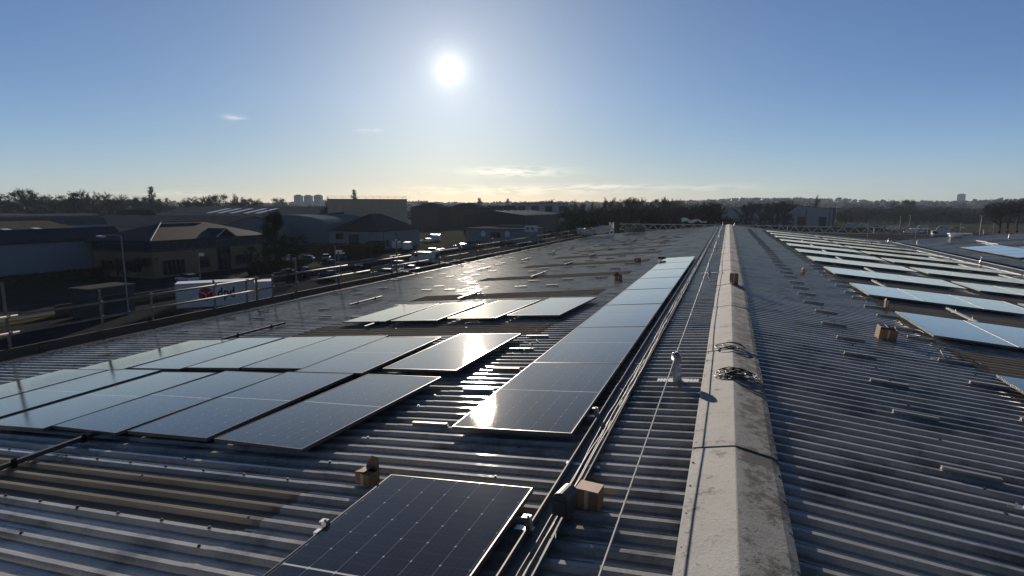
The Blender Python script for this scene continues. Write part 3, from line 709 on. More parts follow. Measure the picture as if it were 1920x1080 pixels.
# ------------------------------------------------------------------ neighbouring warehouse beyond the valley
nb=thing('warehouse','neighbouring warehouse roof rising beyond the valley gutter','warehouse',(28.,28,0))
NX0=14.62
def ncrown(x): return CZ-3.17+SL*(x-NX0) if x<28 else CZ-3.17+SL*(28-NX0)-SL*(x-28)
mb=MB(); sheet(mb,NX0,28,20,62.9,0,1,ncrown); sheet(mb,28,41.4,20,62.9,0,1,ncrown); mb.v=[(a-28,b-28,c) for a,b,c in mb.v]; mb.build('roof_slope',M['roof'],nb)
mb=MB(); mb.box((0,13.5,4.4),(26.4,48.5,8.8)); mb.build('wall',M['greyclad'],nb)
for i,y0 in enumerate((44.2,49.,53.6)):
    mb=MB(); sheet(mb,16.5,25,y0+1.0 if i else 39.7,y0+2.2 if i else 41.0,.01,1,ncrown); mb.v=[(a-28,b-28,c) for a,b,c in mb.v]; mb.build('rooflight',M['glight'],nb)
mb=MB(); mb.prism([(-13.38,34.75,ncrown(NX0)+.03),(-13.38,34.95,ncrown(NX0)+.03),(-13.38,34.95,ncrown(NX0)-.2)],(NX0,0,ncrown(NX0)),(28,0,ncrown(28))); mb.build('verge_trim',M['concrete'],nb)
def npanel(x,y,label):
    o=dup(P0,(x,y,ncrown(x)),(0,-TH+R(random.uniform(-.2,.2)),0)); o['label']=label; o['group']='solar panels on the neighbouring roof'
for i,yb in enumerate((41.2,43.5,45.8,48.1)):
    for j,x in enumerate((16.6,17.75)):
        if i==0 and j==1: pass
        npanel(x,yb+1.14,'blue-tinted solar panel %s along the %s half of the double strip past the gutter'%(ORD[i],'upper' if j else 'lower'))
for i,yb in enumerate((37.5,)):
    for j,x in enumerate((16.2,17.35,18.5)): npanel(x,yb+1.14,'blue-tinted solar panel in the short near strip beyond the gutter, %s from it'%ORD[j])
for j,x in enumerate((19.2,20.35,21.5,22.65)): npanel(x,47.0,'blue-tinted solar panel in the upper strip beyond the valley, %s from the double strip'%ORD[j])
anchor(14.95,56.3,'small white anchor on the neighbouring roof close to the gutter',False,-1,ncrown)
anchor(21.5,57.4,'small white anchor high on the neighbouring roof near its end',False,-1,ncrown)
mb=MB(); mb.box((0,0,.3),(1.7,.7,.1)); mb.box((-.3,0,.12),(.9,.5,.25)); o=mb.build('roof_vent',M['white']); o.location=(19.6,61.9,ncrown(19.6)); tag(o,'white flat-topped vent box on the edge of the neighbouring roof','vent')
vz=crown(AX+HALF)
for y,xx in ((55.,18.9),(52.5,18.7)):
    z=ncrown(xx)+.012; t=thing('aluminium_rail','bright rail lying on the neighbouring roof above the double strip' if y>53 else 'bright rail on the neighbouring roof, closer to the double strip','rail',(xx,y,z)); mb=MB(); mb.box((0,0,.05),(.06,2.,.05)); mb.build('rail',M['alu'],t)

# ------------------------------------------------------------------ ground
mb=MB(); r_=7000.
mb.add([(math.cos(2*math.pi*k/48)*r_,math.sin(2*math.pi*k/48)*r_,0) for k in range(48)],[tuple(range(48))])
m,nt,p=newmat('ground'); co=worldco(nt)
c=mix(nt,ramp(nt,noise(nt,co,.02,5,.6),.42,.58),(.06,.058,.05),(.075,.08,.045)); c=mix(nt,ramp(nt,noise(nt,co,.9,5,.7),.35,.7),c,(.045,.043,.04)); nt.links.new(c,p.inputs['Base Color']); p.inputs['Roughness'].default_value=.9; p.inputs['Specular IOR Level'].default_value=0
tag(mb.build('ground',m),kind='structure')
def flat(name,pts,z,mat):
    mb=MB(); mb.add([(x,y,z) for x,y in pts],[tuple(range(len(pts)))]); o=mb.build(name,mat); o.data.update(); tag(o,kind='structure'); return o
asph=simple('asphalt',(.042,.042,.044),.9,0,(.032,.032,.034),.5,bump=.3,bscale=8,world=True,spec=0.)
asphw=simple('worn asphalt',(.07,.068,.066),.62,0,(.04,.04,.04),.25,bump=.2,bscale=6,world=True,spec=0.)
grass=simple('verge grass',(.05,.06,.025),.8,0,(.075,.07,.035),.6,world=True,spec=0.)
flat('yard',[(-72,-20),(-14.5,-20),(-14.5,240),(-72,240)],.004,asph)
flat('road',[(-84,-20),(-73,-20),(-73,340),(-84,340)],.008,asphw)
flat('car_park',[(-14,66),(110,66),(110,330),(-14,330)],.006,asph)
flat('pavement',[(-73,-20),(-71,-20),(-71,240),(-73,240)],.11,M['dimwall'])
flat('verge',[(-71,-20),(-69,-20),(-69,240),(-71,240)],.06,grass)
flat('forecourt',[(-106,60),(-84.2,60),(-84.2,150),(-106,150)],.005,asph)
for k in range(12):
    y=60+12*k; flat('road_marking',[(-78.6,y),(-78.4,y),(-78.4,y+5),(-78.6,y+5)],.013,M['white'])

# ------------------------------------------------------------------ buildings
def building(name,label,cat,x0,x1,y0,y1,he,hr,wall,roof,kind='gable',axis='y',over=.3,group=None,wins=(),doors=(),winmat=None):
    cx,cy=(x0+x1)/2,(y0+y1)/2; t=thing(name,label,cat,(cx,cy,0),(0,0,0),group)
    a,b=(x1-x0)/2,(y1-y0)/2; mb=MB()
    if kind=='gable':
        mb.box((0,0,he/2),(2*a,2*b,he))
        if axis=='y':
            for s in(-1,1): mb.add([(-a,s*b,he),(a,s*b,he),(0,s*b,hr-.05)],[(0,1,2)])
        else:
            for s in(-1,1): mb.add([(s*a,-b,he),(s*a,b,he),(s*a,0,hr-.05)],[(0,1,2)])
    else: mb.box((0,0,he/2),(2*a,2*b,he))
    mb.build('wall',wall,t)
    mb=MB(); o_=over; th=.18
    if kind=='gable':
        if axis=='y':
            k=(hr-he)/a; ze=he-k*o_
            mb.prism([(-a-o_,-b-o_,ze),(0,-b-o_,hr),(a+o_,-b-o_,ze),(a+o_,-b-o_,ze+th),(0,-b-o_,hr+th),(-a-o_,-b-o_,ze+th)],(0,0,0),(0,2*b+2*o_,0))
        else:
            k=(hr-he)/b; ze=he-k*o_
            mb.prism([(-a-o_,-b-o_,ze),(-a-o_,0,hr),(-a-o_,b+o_,ze),(-a-o_,b+o_,ze+th),(-a-o_,0,hr+th),(-a-o_,-b-o_,ze+th)],(0,0,0),(2*a+2*o_,0,0))
    elif kind=='hip':
        A,B=a+o_,b+o_
        if B>=A: rd=[(0,-(B-A)*.98-.01,hr),(0,(B-A)*.98+.01,hr)]
        else: rd=[(-(A-B)*.98-.01,0,hr),((A-B)*.98+.01,0,hr)]
        base=[(-A,-B,he),(A,-B,he),(A,B,he),(-A,B,he)]; top=[(x,y,he+th) for x,y,_ in base]
        vs=base+top+rd
        fs=[(3,2,1,0),(0,1,5,4),(1,2,6,5),(2,3,7,6),(3,0,4,7)]
        if B>=A: fs+=[(4,5,8),(5,6,9,8),(6,7,9),(7,4,8,9)]
        else: fs+=[(4,5,9,8),(5,6,9),(6,7,8,9),(7,4,8)]
        mb.add(vs,fs)
    elif kind=='flat':
        mb.box((0,0,he+.15),(2*(a+o_),2*(b+o_),.3)); 
    elif kind=='barrel':
        n=10; pr=[(-a-o_,he)]+[(-(a+o_)*math.cos(math.pi*i/n),he+(hr-he)*math.sin(math.pi*i/n)) for i in range(1,n)]+[(a+o_,he)]
        if axis=='y': mb.prism([(x,-b-o_,z) for x,z in pr],(0,0,0),(0,2*(b+o_),0))
        else: mb.prism([(-a-o_,x*b/a,z) for x,z in pr],(0,0,0),(2*(a+o_),0,0))
    mb.build('roof',roof,t)
    def opening(nm,face,u0,u1,z0,z1,mat,bars):
        m1=MB(); w_=u1-u0; h_=z1-z0; c=(u0+u1)/2; zc=(z0+z1)/2
        def B(cu,cz,du,dz,dep,off):
            if face=='e': m1.box((a+off,cu-cy,cz),(dep,du,dz))
            if face=='w': m1.box((-a-off,cu-cy,cz),(dep,du,dz))
            if face=='s': m1.box((cu-cx,-b-off,cz),(du,dep,dz))
        B(c,zc,w_,h_,.06,.01); f=m1.build(nm,mat,t)
        m1=MB(); fw=min(.09,w_*.08)
        B(c,z0-fw/2,w_+2*fw,fw,.12,.03); B(c,z1+fw/2,w_+2*fw,fw,.12,.03); B(u0-fw/2,zc,fw,h_,.12,.03); B(u1+fw/2,zc,fw,h_,.12,.03)
        for q in range(1,bars): B(u0+w_*q/bars,zc,fw*.7,h_,.1,.025)
        m1.build('frame',M['frame'],f)
    for wdw in wins: opening('window',*wdw[:5],winmat or M['glassdark'],wdw[5] if len(wdw)>5 else 1)
    for d in doors: opening('door',*d[:5],M['dark'],1)
    return t
# grey shed on the estate road
W1=building('industrial_unit','long grey-clad industrial unit with a dark blue eaves band and low roof','industrial unit',-150,-107,20,73.2,6.25,9.3,M['greyclad'],M['roofbrown'],'gable','y',.0)
mb=MB(); mb.prism([(0,0,6.2),(0.35,0,6.2),(0.35,0,6.5),(-2.0,0,8.5),(-2.3,0,8.5)],(0,0,0),(0,53.8,0)); o=mb.build('eaves_band',M['darkblue'],W1); o.location=(21.5,-26.9,0)
for yy in (61.5,66.2):
    mb=MB(); mb.box((0,0,0),(3.2,1.2,.05),M=Matrix.Rotation(math.atan(3.05/21.5),3,'Y')); o=mb.build('rooflight',M['render'],W1); o.location=(10.,yy-46.6,9.3-3.05*10./21.5+.24)
for k in range(4):
    mb=MB(); mb.box((0,0,0),(17,.25,.12),M=Matrix.Rotation(math.atan(3.05/21.5),3,'Y')); o=mb.build('roof_seam',M['roofgrey'],W1); o.location=(10.75,20-46.6+9.*k+8,9.3-3.05/2+.25)
for i in range(2):
    building('barrel_shed','barrel-roofed shed with a glinting ridge end behind the grey unit, '+('lower' if i else 'higher')+' of two','shed',-185+14*i,-173+14*i,60+9*i,96+9*i,7.5,10.4,M['greyclad'],M['roofgrey'],'barrel','y',.2,'barrel-roofed sheds')
# brick office
wn=[('e',68.9+1.55*i,70.2+1.55*i,4.75,5.95) for i in range(7)]+[('e',84.1+1.5*i,85.4+1.5*i,4.75,5.95) for i in range(5)]
wn+=[('e',68.9,73.1,.5,2.9,5),('e',76.2,78.4,1.,2.9,2),('e',84.5,88.4,.9,2.6,5),('e',80.2,83.2,.1,5.9,3),('s',-104,-101,1,2.8,3),('s',-98,-94,1,2.8,4),('s',-104,-93,4.7,5.95,9)]
OF=building('office','two-storey buff brick office with dark window band and a hipped brown roof','office building',-106,-91,67.2,92,6.3,9.2,M['brick'],M['tile'],'hip','y',.7,wins=wn)
mb=MB()
for s in (1,): mb.box((7.55,0,5.3),(.04,24.82,1.6)); mb.box((0,-12.45,5.3),(15.02,.04,1.6))
mb.build('window_band',M['dark'],OF)
mb=MB(); mb.box((8.22,0,6.28),(.05,26.3,.34)); mb.box((0,-13.12,6.28),(16.4,.05,.34)); mb.build('fascia',M['darkblue'],OF)
mb=MB(); mb.prism([(4,-.1,6.5),(8.6,-.1,6.5),(8.6,2.,8.0),(4,2.,8.0),],(0,0,0),(0,.0,.12)); mb.prism([(4,4.1,6.5),(8.6,4.1,6.5),(8.6,2.,8.0),(4,2.,8.0)],(0,0,0),(0,0,.12)); mb.build('porch_roof',M['darkblue'],OF)
mb=MB(); mb.tube([(8.7,-.3,6.55),(8.7,2.,8.12),(8.7,4.3,6.55)],.12,6); mb.build('gable_trim',M['render'],OF)
mb=MB(); mb.tube([(8.2,-13.1,6.55),(0,-4.6,9.42)],.14,6); mb.tube([(0,-4.6,9.42),(0,4.6,9.42)],.14,6); mb.build('ridge_tiles',M['concrete'],OF)
# teal sheds
T1=building('industrial_unit','long teal-grey shed with five pale rooflights in its roof','industrial unit',-232,-138,172,214,8.6,12.2,M['teal'],M['roofgrey'],'gable','x',.4)
for k,u in enumerate((481,507,536,569,595)):
    p_=at(u,397,262); mb=MB(); mb.box((0,0,0),(2.6,11,.06),M=Matrix.Rotation(math.atan(3.6/21),3,'X')); o=mb.build('rooflight',M['white2'],T1); o.location=(p_.x+185,-11.,12.2-3.6*11/21+.23)
mb=MB(); mb.box((32,-21.2,6.8),(26,.1,2.6)); mb.build('wall_band',M['yellow'],T1)
building('industrial_unit','teal curved-roof shed beside the dark spreading conifer','industrial unit',-150,-118,146,170,6.4,9.6,M['teal'],M['teal'],'barrel','y',.25,wins=(('s',-146,-143,1,2.5,2),))
building('industrial_unit','low teal gabled shed seen over the office roof','industrial unit',-190,-128,112,140,6.5,9.4,M['teal'],M['roofgrey'],'gable','x',.3)
# ochre block
_a=at(617,372,220); _b=at(762,372,220); _c=(_a+_b)/2; _w=(_b-_a).length/2; _d=Vector((-math.sin(R(35.3)),math.cos(R(35.3)),0)); _c=_c+_d*16
YB=building('block','tall plain ochre-clad block with a thin railing round its flat roof','block',_c.x-_w,_c.x+_w,_c.y-16,_c.y+16,14.9,15.3,M['yellow'],M['roofgrey'],'flat','y',.1)
YB.rotation_euler=(0,0,R(35.3))
mb=MB()
for z in (15.8,16.3): mb.tube([(-_w+.1,-15.8,z),(_w-.1,-15.8,z)],.035,5); mb.tube([(_w-.1,-15.8,z),(_w-.1,15.8,z)],.035,5)
for k in range(12): mb.tube([(-_w+.1+2.8*k,-15.8,15.2),(-_w+.1+2.8*k,-15.8,16.3)],.03,5)
mb.build('railing',M['scaf'],YB)
mb=MB(); mb.lathe([(.1,0),(.28,.05),(.28,.3),(.1,.35)],8); o=mb.build('wall_lamp',M['white2'],YB); o.location=(-11,-16.2,10.2)
# hipped white house
M['greyrender']=simple('grey white render',(.27,.285,.285),.7,0,(.22,.235,.24),1.5,spec=.1)
HS=building('workshop','white-rendered workshop with a mossy hipped roof and dark roller door','workshop',-110.5,-93.2,137,160,5.1,10.1,M['greyrender'],M['tile'],'hip','y',.4,wins=(('s',-108,-105.4,2.9,4.4,2),('e',141,141.9,.4,2.6,1)),doors=(('s',-103.2,-99.8,.1,4.2),('e',147,148.2,.1,2.6)))
for y in (139.5,146.5): 
    mb=MB(); mb.tube([(8.72,y-148.5,0),(8.72,y-148.5,5.1)],.07,6); mb.build('downpipe',M['dark'],HS)
# small white flat building
SH=building('shop_unit','low grey-white unit with a sunlit flat roof and two pale octagon signs','shop unit',-86.5,-62.5,181,196,4.5,5,M['greyrender'],M['roofgrey'],'flat','y',.6,wins=(('s',-77,-73.5,1.6,3.2,3),))
mb=MB(); mb.box((1,4,5.1),(12,6,.9),tx=.7,ty=.6); mb.build('roof_lantern',M['roofgrey'],SH)
for x in (-9.5+4.2,3.7):
    mb=MB(); mb.prism([(x+1.0*math.cos(R(22.5+45*k)),-7.62,2.9+1.05*math.sin(R(22.5+45*k))) for k in range(8)],(0,0,0),(0,.06,0)); mb.build('octagon_sign',M['white'],SH)
sg=thing('sign_board','white board with small grey panels standing at the end of the flat-roofed unit','sign board',(-61.8,180.2,0))
mb=MB(); mb.box((0,0,4.9),(4.6,.15,2.)); mb.build('board',M['white'],sg)
for dx in (-1.3,.5): 
    mb=MB(); mb.box((dx,-.09,4.9),(1.,.03,.8)); mb.build('notice',M['paintgrey'],sg)
for dx in (-2,2):
    mb=MB(); mb.tube([(dx,.1,0),(dx,.1,4)],.07,6); mb.build('post',M['galv'],sg)
# dark gabled shed
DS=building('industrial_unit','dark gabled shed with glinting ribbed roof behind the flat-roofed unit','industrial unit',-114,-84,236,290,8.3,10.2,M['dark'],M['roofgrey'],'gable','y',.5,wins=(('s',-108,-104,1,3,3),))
for k in range(6):
    mb=MB(); mb.box((0,0,0),(15.5,.5,.1),M=Matrix.Rotation(math.atan(1.9/15),3,'Y')); o=mb.build('roof_rib',M['alu'],DS); o.location=(7.6,-24+9*k,9.5)
# long brick rows on the skyline
for i,(u0,u1,vt,D,m_,l,kd) in enumerate(((770,832,379,330,'redbrick','dark hipped block on the skyline beside the ochre block','hip'),(836,908,380.5,345,'redbrick','wide dark hipped block on the skyline behind the ribbed shed','hip'),(905,962,386,350,'redbrick','lower dark roofed block between two skyline blocks','gable'),(958,1062,380,360,'pale','long pale blue-grey block with dark square openings on the skyline','flat'))):
    a=at(u0,vt,D); b=at(u1,vt,D); h=a.z
    y_=min(a.y,b.y); wl=[]
    if i==3: wl=[('s',b.x-16+8.2*0-12+q*9.,b.x-16-12+q*9.+4.6,h-5.4,h-2.2,2) for q in range(4)]
    building('long_block',l,'block',a.x,b.x,y_,y_+16,h-3.2 if kd!='flat' else h-.4,h,M[m_],M['darkblue'] if kd!='flat' else M['roofgrey'],kd,'x',.3,wins=wl,winmat=M['dark'])
B8=building('industrial_unit','big pale blue-grey shed with two dark loading doors beyond the car park','industrial unit',at(1352,392,380).x,at(1558,392,340).x,378,440,10.8,14.3,M['pale'],M['roofgrey'],'gable','y',.4,doors=(('s',at(1493,410,345).x,at(1506,410,345).x,.3,6.3),('s',at(1531,410,345).x,at(1543,410,345).x,.3,6.3)))
for u in (1509,1550,1556):
    mb=MB(); mb.tube([(at(u,392,345).x-B8.location.x,-31.1,0),(at(u,392,345).x-B8.location.x,-31.1,10.8)],.2,6); mb.build('downpipe',M['darkblue'],B8)
building('shed','dark low flat-roofed outbuilding in the yard behind the guardrail','outbuilding',-67.2,-64.,39.8,44.6,3.1,3.5,M['dimwall'],M['dimwall'],'flat','y',.15,doors=(('e',41,43.6,.1,2.4),))
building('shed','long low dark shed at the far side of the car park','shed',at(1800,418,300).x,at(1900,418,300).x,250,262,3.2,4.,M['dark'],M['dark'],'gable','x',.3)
building('house','pale house with a black pitched roof beside the big bare tree','house',at(1838,400,260).x,at(1858,400,260).x,222,232,7,11.5,M['render'],M['dark'],'gable','x',.3,wins=(('s',at(1846,400,260).x-1,at(1846,400,260).x+1,4,5.6,2),))
# houses
def make_house():
    t=thing('house','x','house')
    mb=MB(); mb.box((0,0,2.7),(9,7.6,5.4)); 
    for s in(-1,1): mb.add([(s*4.5,-3.8,5.4),(s*4.5,3.8,5.4),(s*4.5,0,8.3)],[(0,1,2)])
    mb.build('wall',M['redbrick'],t)
    mb=MB(); mb.prism([(-4.7,-4.2,5.1),(-4.7,0,8.35),(-4.7,4.2,5.1),(-4.7,4.2,5.3),(-4.7,0,8.55),(-4.7,-4.2,5.3)],(0,0,0),(9.4,0,0)); rf=mb.build('roof',M['tile'],t)
    mb=MB(); mb.box((3.2,0,9.),(.9,.7,1.6)); mb.build('chimney',M['redbrick'],rf)
    for x in (-2.4,2.2):
        for z in (1.6,4.2):
            mb=MB(); mb.box((x,-3.82,z),(1.6,.06,1.2)); mb.build('window',M['glassdark'],t)
            mb=MB(); mb.box((x,-3.84,z-.68),(1.8,.14,.1)); mb.build('sill',M['white'],t)
    return t
HP=make_house(); first=True
rr=random.Random(21)
for k in range(34):
    u=[20,45,70,95,118,140,160,182,205,225,250,275,300,325,350,375,400,425][k%18]+rr.uniform(-8,8); D=(250+rr.uniform(0,60)) if k<18 else 340+rr.uniform(0,80)
    p_=at(u,400,D); z0=(D-235)*.012; rz=R(rr.choice((0,90,-90,8,82,15)))
    lab='dark brick house with chimney in the roofs beyond the grey unit'
    if first: o=HP; first=False; o.location=(p_.x,p_.y,z0); o.rotation_euler=(0,0,rz); o['label']=lab; o['group']='brick houses in the town beyond the estate'
    else: dup(HP,(p_.x,p_.y,z0),(0,0,rz),None,lab,'brick houses in the town beyond the estate')
for k,u in enumerate((244,258,270)):
    pass
wt=thing('terrace','terrace end with white-rendered walls and dark windows above the blue eaves band','house',at(257,411,190).xy.to_3d())
mb=MB(); mb.box((0,0,4.6),(11,7,9.2)); mb.build('wall',M['render'],wt)
mb=MB(); mb.prism([(-5.8,-3.8,9.1),(-5.8,0,11.3),(-5.8,3.8,9.1)],(0,0,0),(11.6,0,0)); mb.build('roof',M['tile'],wt)
for x in (-3.5,-1.5,1.2,3.5):
    mb=MB(); mb.box((x,-3.52,8.),(1.,.06,1.3)); mb.build('window',M['glassdark'],wt)
# towers on the horizon
for k,u in enumerate((559.5,578,596.5)):
    a=at(u,366.5 if k!=1 else 367.,1500); t=thing('tower_block','pale tower block on the horizon, %s of three'%('taller and first' if k==0 else 'middle' if k==1 else 'last and nearest the ochre block'),'tower block',(a.x,a.y,0),(0,0,R(20)),'three tower blocks on the horizon')
    h=a.z; mb=MB(); mb.box((0,0,h/2),(18,18,h)); mb.build('wall',M['pale'],t)
    mb=MB(); mb.box((0,0,h+.8),(11,11,2.6)); mb.build('plant_room',M['concrete'],t)
    mb=MB()
    for z in range(3,int(h)-2,3): mb.box((0,-9.03,z),(15,.1,1.2)); mb.box((-9.03,0,z),(.1,15,1.2))
    mb.build('window',M['glassdark'],t)
a=at(1803,366,2300); t=thing('tower_block','broad square tower block standing on the wooded hill skyline','tower block',(a.x,a.y,30),(0,0,R(-20))); mb=MB(); mb.box((0,0,12),(26,24,a.z-18)); mb.build('wall',M['concrete'],t); mb=MB(); mb.box((0,0,12+(a.z-18)/2+1.2),(14,12,2.4)); mb.build('plant_room',M['concrete'],t)

# ------------------------------------------------------------------ lamp posts, poles
def lamp(u,v,h,label,arm=-1.4,box=False):
    p_=gp(u,v); t=thing('street_lamp',label,'street lamp',(p_.x,p_.y,0))
    mb=MB(); mb.tube([(0,0,0),(0,0,1.2),(0,0,1.25),(0,0,h)],[.11,.11,.075,.055],8); mb.build('post',M['galv'],t)
    if arm:
        d=Vector((math.cos(YAW),math.sin(YAW),0))*arm
        mb=MB(); mb.tube([(0,0,h),(d.x*.25,d.y*.25,h+.06),(d.x,d.y,h+.05)],.045,6); mb.build('arm',M['galv'],t)
        mb=MB(); mb.box((d.x*1.05,d.y*1.05,h-.03),(.9,.45,.14)); mb.box((d.x*1.05,d.y*1.05,h-.12),(.7,.36,.06)); mb.build('lamp_head',M['white2'],t)
    if box:
        mb=MB(); mb.box((.5,.2,h*.87),(1.,.12,.5)); mb.build('sign_plate',M['white2'],t)
lamp(243,604,9.2,'tall grey street lamp rising in front of the grey unit and office',-2.0)
lamp(632,556,7.0,'street lamp with a small white sign plate by the parked cars',0,True)
lamp(376,529,5.2,'slim lamp post with a blue plate in front of the office',0,True)
lamp(1502,425,16,'slender lamp mast in front of the pale shed doors',0)
for i,(u,D,vt) in enumerate(((1210,300,371),(1570,420,380),(1689,300,405),(1707,290,404),(1841,230,405))):
    a=at(u,vt,D); t=thing('street_lamp',['slender street lamp with a side arm over the wood beyond the roof','tall thin mast beside the distant pale roofs','lamp mast over the parked vans by the twin round trees','lamp mast over the parked vans, nearer the flat canopy','pale lamp post in front of the black-roofed house'][i],'street lamp',(a.x,a.y,0)); mb=MB(); mb.tube([(0,0,0),(0,0,a.z)],[.14,.08],6); mb.build('post',M['galv'],t); mb=MB(); mb.tube([(0,0,a.z),(-1.8 if i==0 else -.6,0,a.z+.1)],.08,5); mb.build('arm',M['galv'],t)

# ------------------------------------------------------------------ vehicles
def loft(mb,secs):
    n=len(secs[0]); vs=[p for s in secs for p in s]
    fs=[(i*n+k,i*n+(k+1)%n,(i+1)*n+(k+1)%n,(i+1)*n+k) for i in range(len(secs)-1) for k in range(n)]
    fs+=[tuple(range(n-1,-1,-1)),tuple((len(secs)-1)*n+k for k in range(n))]
    mb.add(vs,fs)
def make_car(kind,paint):
    t=thing('car' if kind!='van' else 'van','x','car' if kind!='van' else 'van')
    if kind=='van':
        L,Wd=5.4,1.0; body=[(-2.7,.45,1.9,.93),(-2.65,.35,2.35,.97),(.9,.35,2.4,.99),(1.45,.35,2.15,.97),(2.0,.35,1.25,.96),(2.6,.38,1.0,.92),(2.7,.45,.8,.85)]
        cab=None
    else:
        Wd=.9; body=[(-2.1,.5,.85,.78),(-2.0,.35,.98,.86),(-1.2,.3,1.0,.9),(.6,.3,1.0,.9),(1.2,.3,.93,.9),(1.95,.32,.78,.85),(2.1,.45,.66,.76)]
        if kind=='suv': body=[(y,a+.08,b+.18,w_) for y,a,b,w_ in body]
    secs=[]
    for y,z0,z1,w_ in body:
        secs.append([(-w_*.92,y,z0),(w_*.92,y,z0),(w_,y,z0+.22),(w_,y,z1-.18),(w_*.84,y,z1),(-w_*.84,y,z1),(-w_,y,z1-.18),(-w_,y,z0+.22)])
    mb=MB(); loft(mb,secs)
    if kind!='van':
        h=1.47 if kind!='suv' else 1.75; zb=(1.0 if kind!='suv' else 1.17)
        r0,r1=(-1.75,.15) if kind!='saloon' else (-1.1,.1)
        mb.add([(-.62,r0+.25,h),(.62,r0+.25,h),(.62,r1,h),(-.62,r1,h),(-.6,r0+.25,h-.05),(.6,r0+.25,h-.05),(.6,r1,h-.05),(-.6,r1,h-.05)],[(0,1,2,3),(4,7,6,5),(0,4,5,1),(1,5,6,2),(2,6,7,3),(3,7,4,0)])
    b=mb.build('body',paint,t,smooth=False,bevel=0)
    mb=MB()
    if kind!='van':
        secs=[[(-.78,r0-.15,zb-.03),(.78,r0-.15,zb-.03),(.60,r0+.3,h-.03),(-.60,r0+.3,h-.03)]]
        base=[(-.8,r0-.2,zb-.04),(.8,r0-.2,zb-.04),(.8,r1+.85,zb-.06),(-.8,r1+.85,zb-.06)]; top=[(-.63,r0+.2,h-.02),(.63,r0+.2,h-.02),(.63,r1+.04,h-.02),(-.63,r1+.04,h-.02)]
        mb.add(base+top,[(3,2,1,0),(4,5,6,7),(0,1,5,4),(1,2,6,5),(2,3,7,6),(3,0,4,7)])
    else:
        mb.add([(-.86,1.46,2.1),(.86,1.46,2.1),(.9,2.06,1.3),(-.9,2.06,1.3),(-.86,1.5,2.16),(.86,1.5,2.16),(.9,2.12,1.36),(-.9,2.12,1.36)],[(0,1,2,3),(4,7,6,5),(0,4,5,1),(1,5,6,2),(2,6,7,3),(3,7,4,0)])
        for s in(-1,1): mb.box((s*.975,1.05,1.65),(.03,.8,.6))
    mb.build('glass',M['glassdark'],t)
    for y in ((-1.3,1.3) if kind!='van' else (-1.6,1.75)):
        for s in(-1,1):
            mb=MB(); mb.tube([(s*(Wd-.2),y,.32),(s*(Wd+.0),y,.32)],.32,10); wl=mb.build('wheel',M['rubber'],t)
            mb=MB(); mb.tube([(s*(Wd+.0),y,.32),(s*(Wd+.012),y,.32)],.2,8); mb.build('rim',M['alu'],wl)
    for s in(-1,1):
        yl=2.06 if kind!='van' else 2.66; mb=MB(); mb.box((s*.58,yl,.74 if kind!='van' else .85),(.3,.1,.14)); mb.build('headlight',M['white2'],t)
    return t
protos={}
def car(kind,paint,p_,rz,label,group=None):
    k=(kind,paint); z=0.012
    if k not in protos: protos[k]=make_car(kind,M[paint]); o=protos[k]
    else: o=dup(protos[k])
    o.location=(p_[0],p_[1],z); o.rotation_euler=(0,0,R(rz)); tag(o,label,'van' if kind=='van' else 'car')
    if group: o['group']=group
    elif 'group' in o.keys(): del o['group']
G_='cars parked along the estate road'
for kind,pt,u,v,rz,l in (('hatch','paintwhite',351,530,80,'white hatchback parked in front of the office above the lorry trailer'),('suv','paintwhite',543,492,70,'white off-road car parked by the clipped brown hedge'),('hatch','paintgrey',572,491,110,'grey hatchback parked next to the white off-road car'),('hatch','paintsilver',612,488,35,'silver hatchback facing out from the dark tall hedge'),('hatch','paintgrey',642,486,35,'grey hatchback beside the silver one at the tall hedge'),('saloon','paintblack',620,500,85,'black saloon with a bright roof edge by the signed lamp post'),
    ('suv','paintblue',566,519,80,'dark blue off-road car beyond the scaffold post'),('saloon','paintblue',618,523,75,'dark blue saloon with a sun glint just behind the guardrail'),('saloon','paintblack',535,520,80,'black saloon under the clipped brown hedge'),('hatch','paintblack',680,506,60,'black hatchback low behind the guardrail beside the road'),('van','paintwhite',745,467,20,'white van parked against the white workshop wall'),('van','paintwhite',765,469,20,'second white van against the workshop wall, away from the roller door'),('hatch','paintsilver',716,470,80,'silver hatchback with a bright roof in front of the roller door'),('hatch','paintgrey',728,463,60,'grey hatchback under the workshop wall'),('suv','paintblue',680,472,90,'blue pick-up-like car in front of the workshop door'),
    ('suv','paintsilver',742,505,95,'large silver car with sunlit windscreen in the nearest road queue'),('saloon','paintwhite',768,512,98,'white saloon in the nearest road queue'),('hatch','paintsilver',720,519,98,'silver hatchback last in the nearest road queue'),('van','paintwhite',792,492,98,'white van ahead in the road queue, glinting'),('suv','paintwhite',806,478,95,'white off-road car far up the road, dazzling in the sun'),('hatch','paintsilver',800,455,95,'silver hatchback at the top of the road'),('van','paintwhite',812,452,95,'white van at the top of the road near the flat unit'),('hatch','paintsilver',864,466,90,'silver hatchback glinting between the rails')):
    car(kind,pt,gp(u,v),rz,l)
rr=random.Random(3)
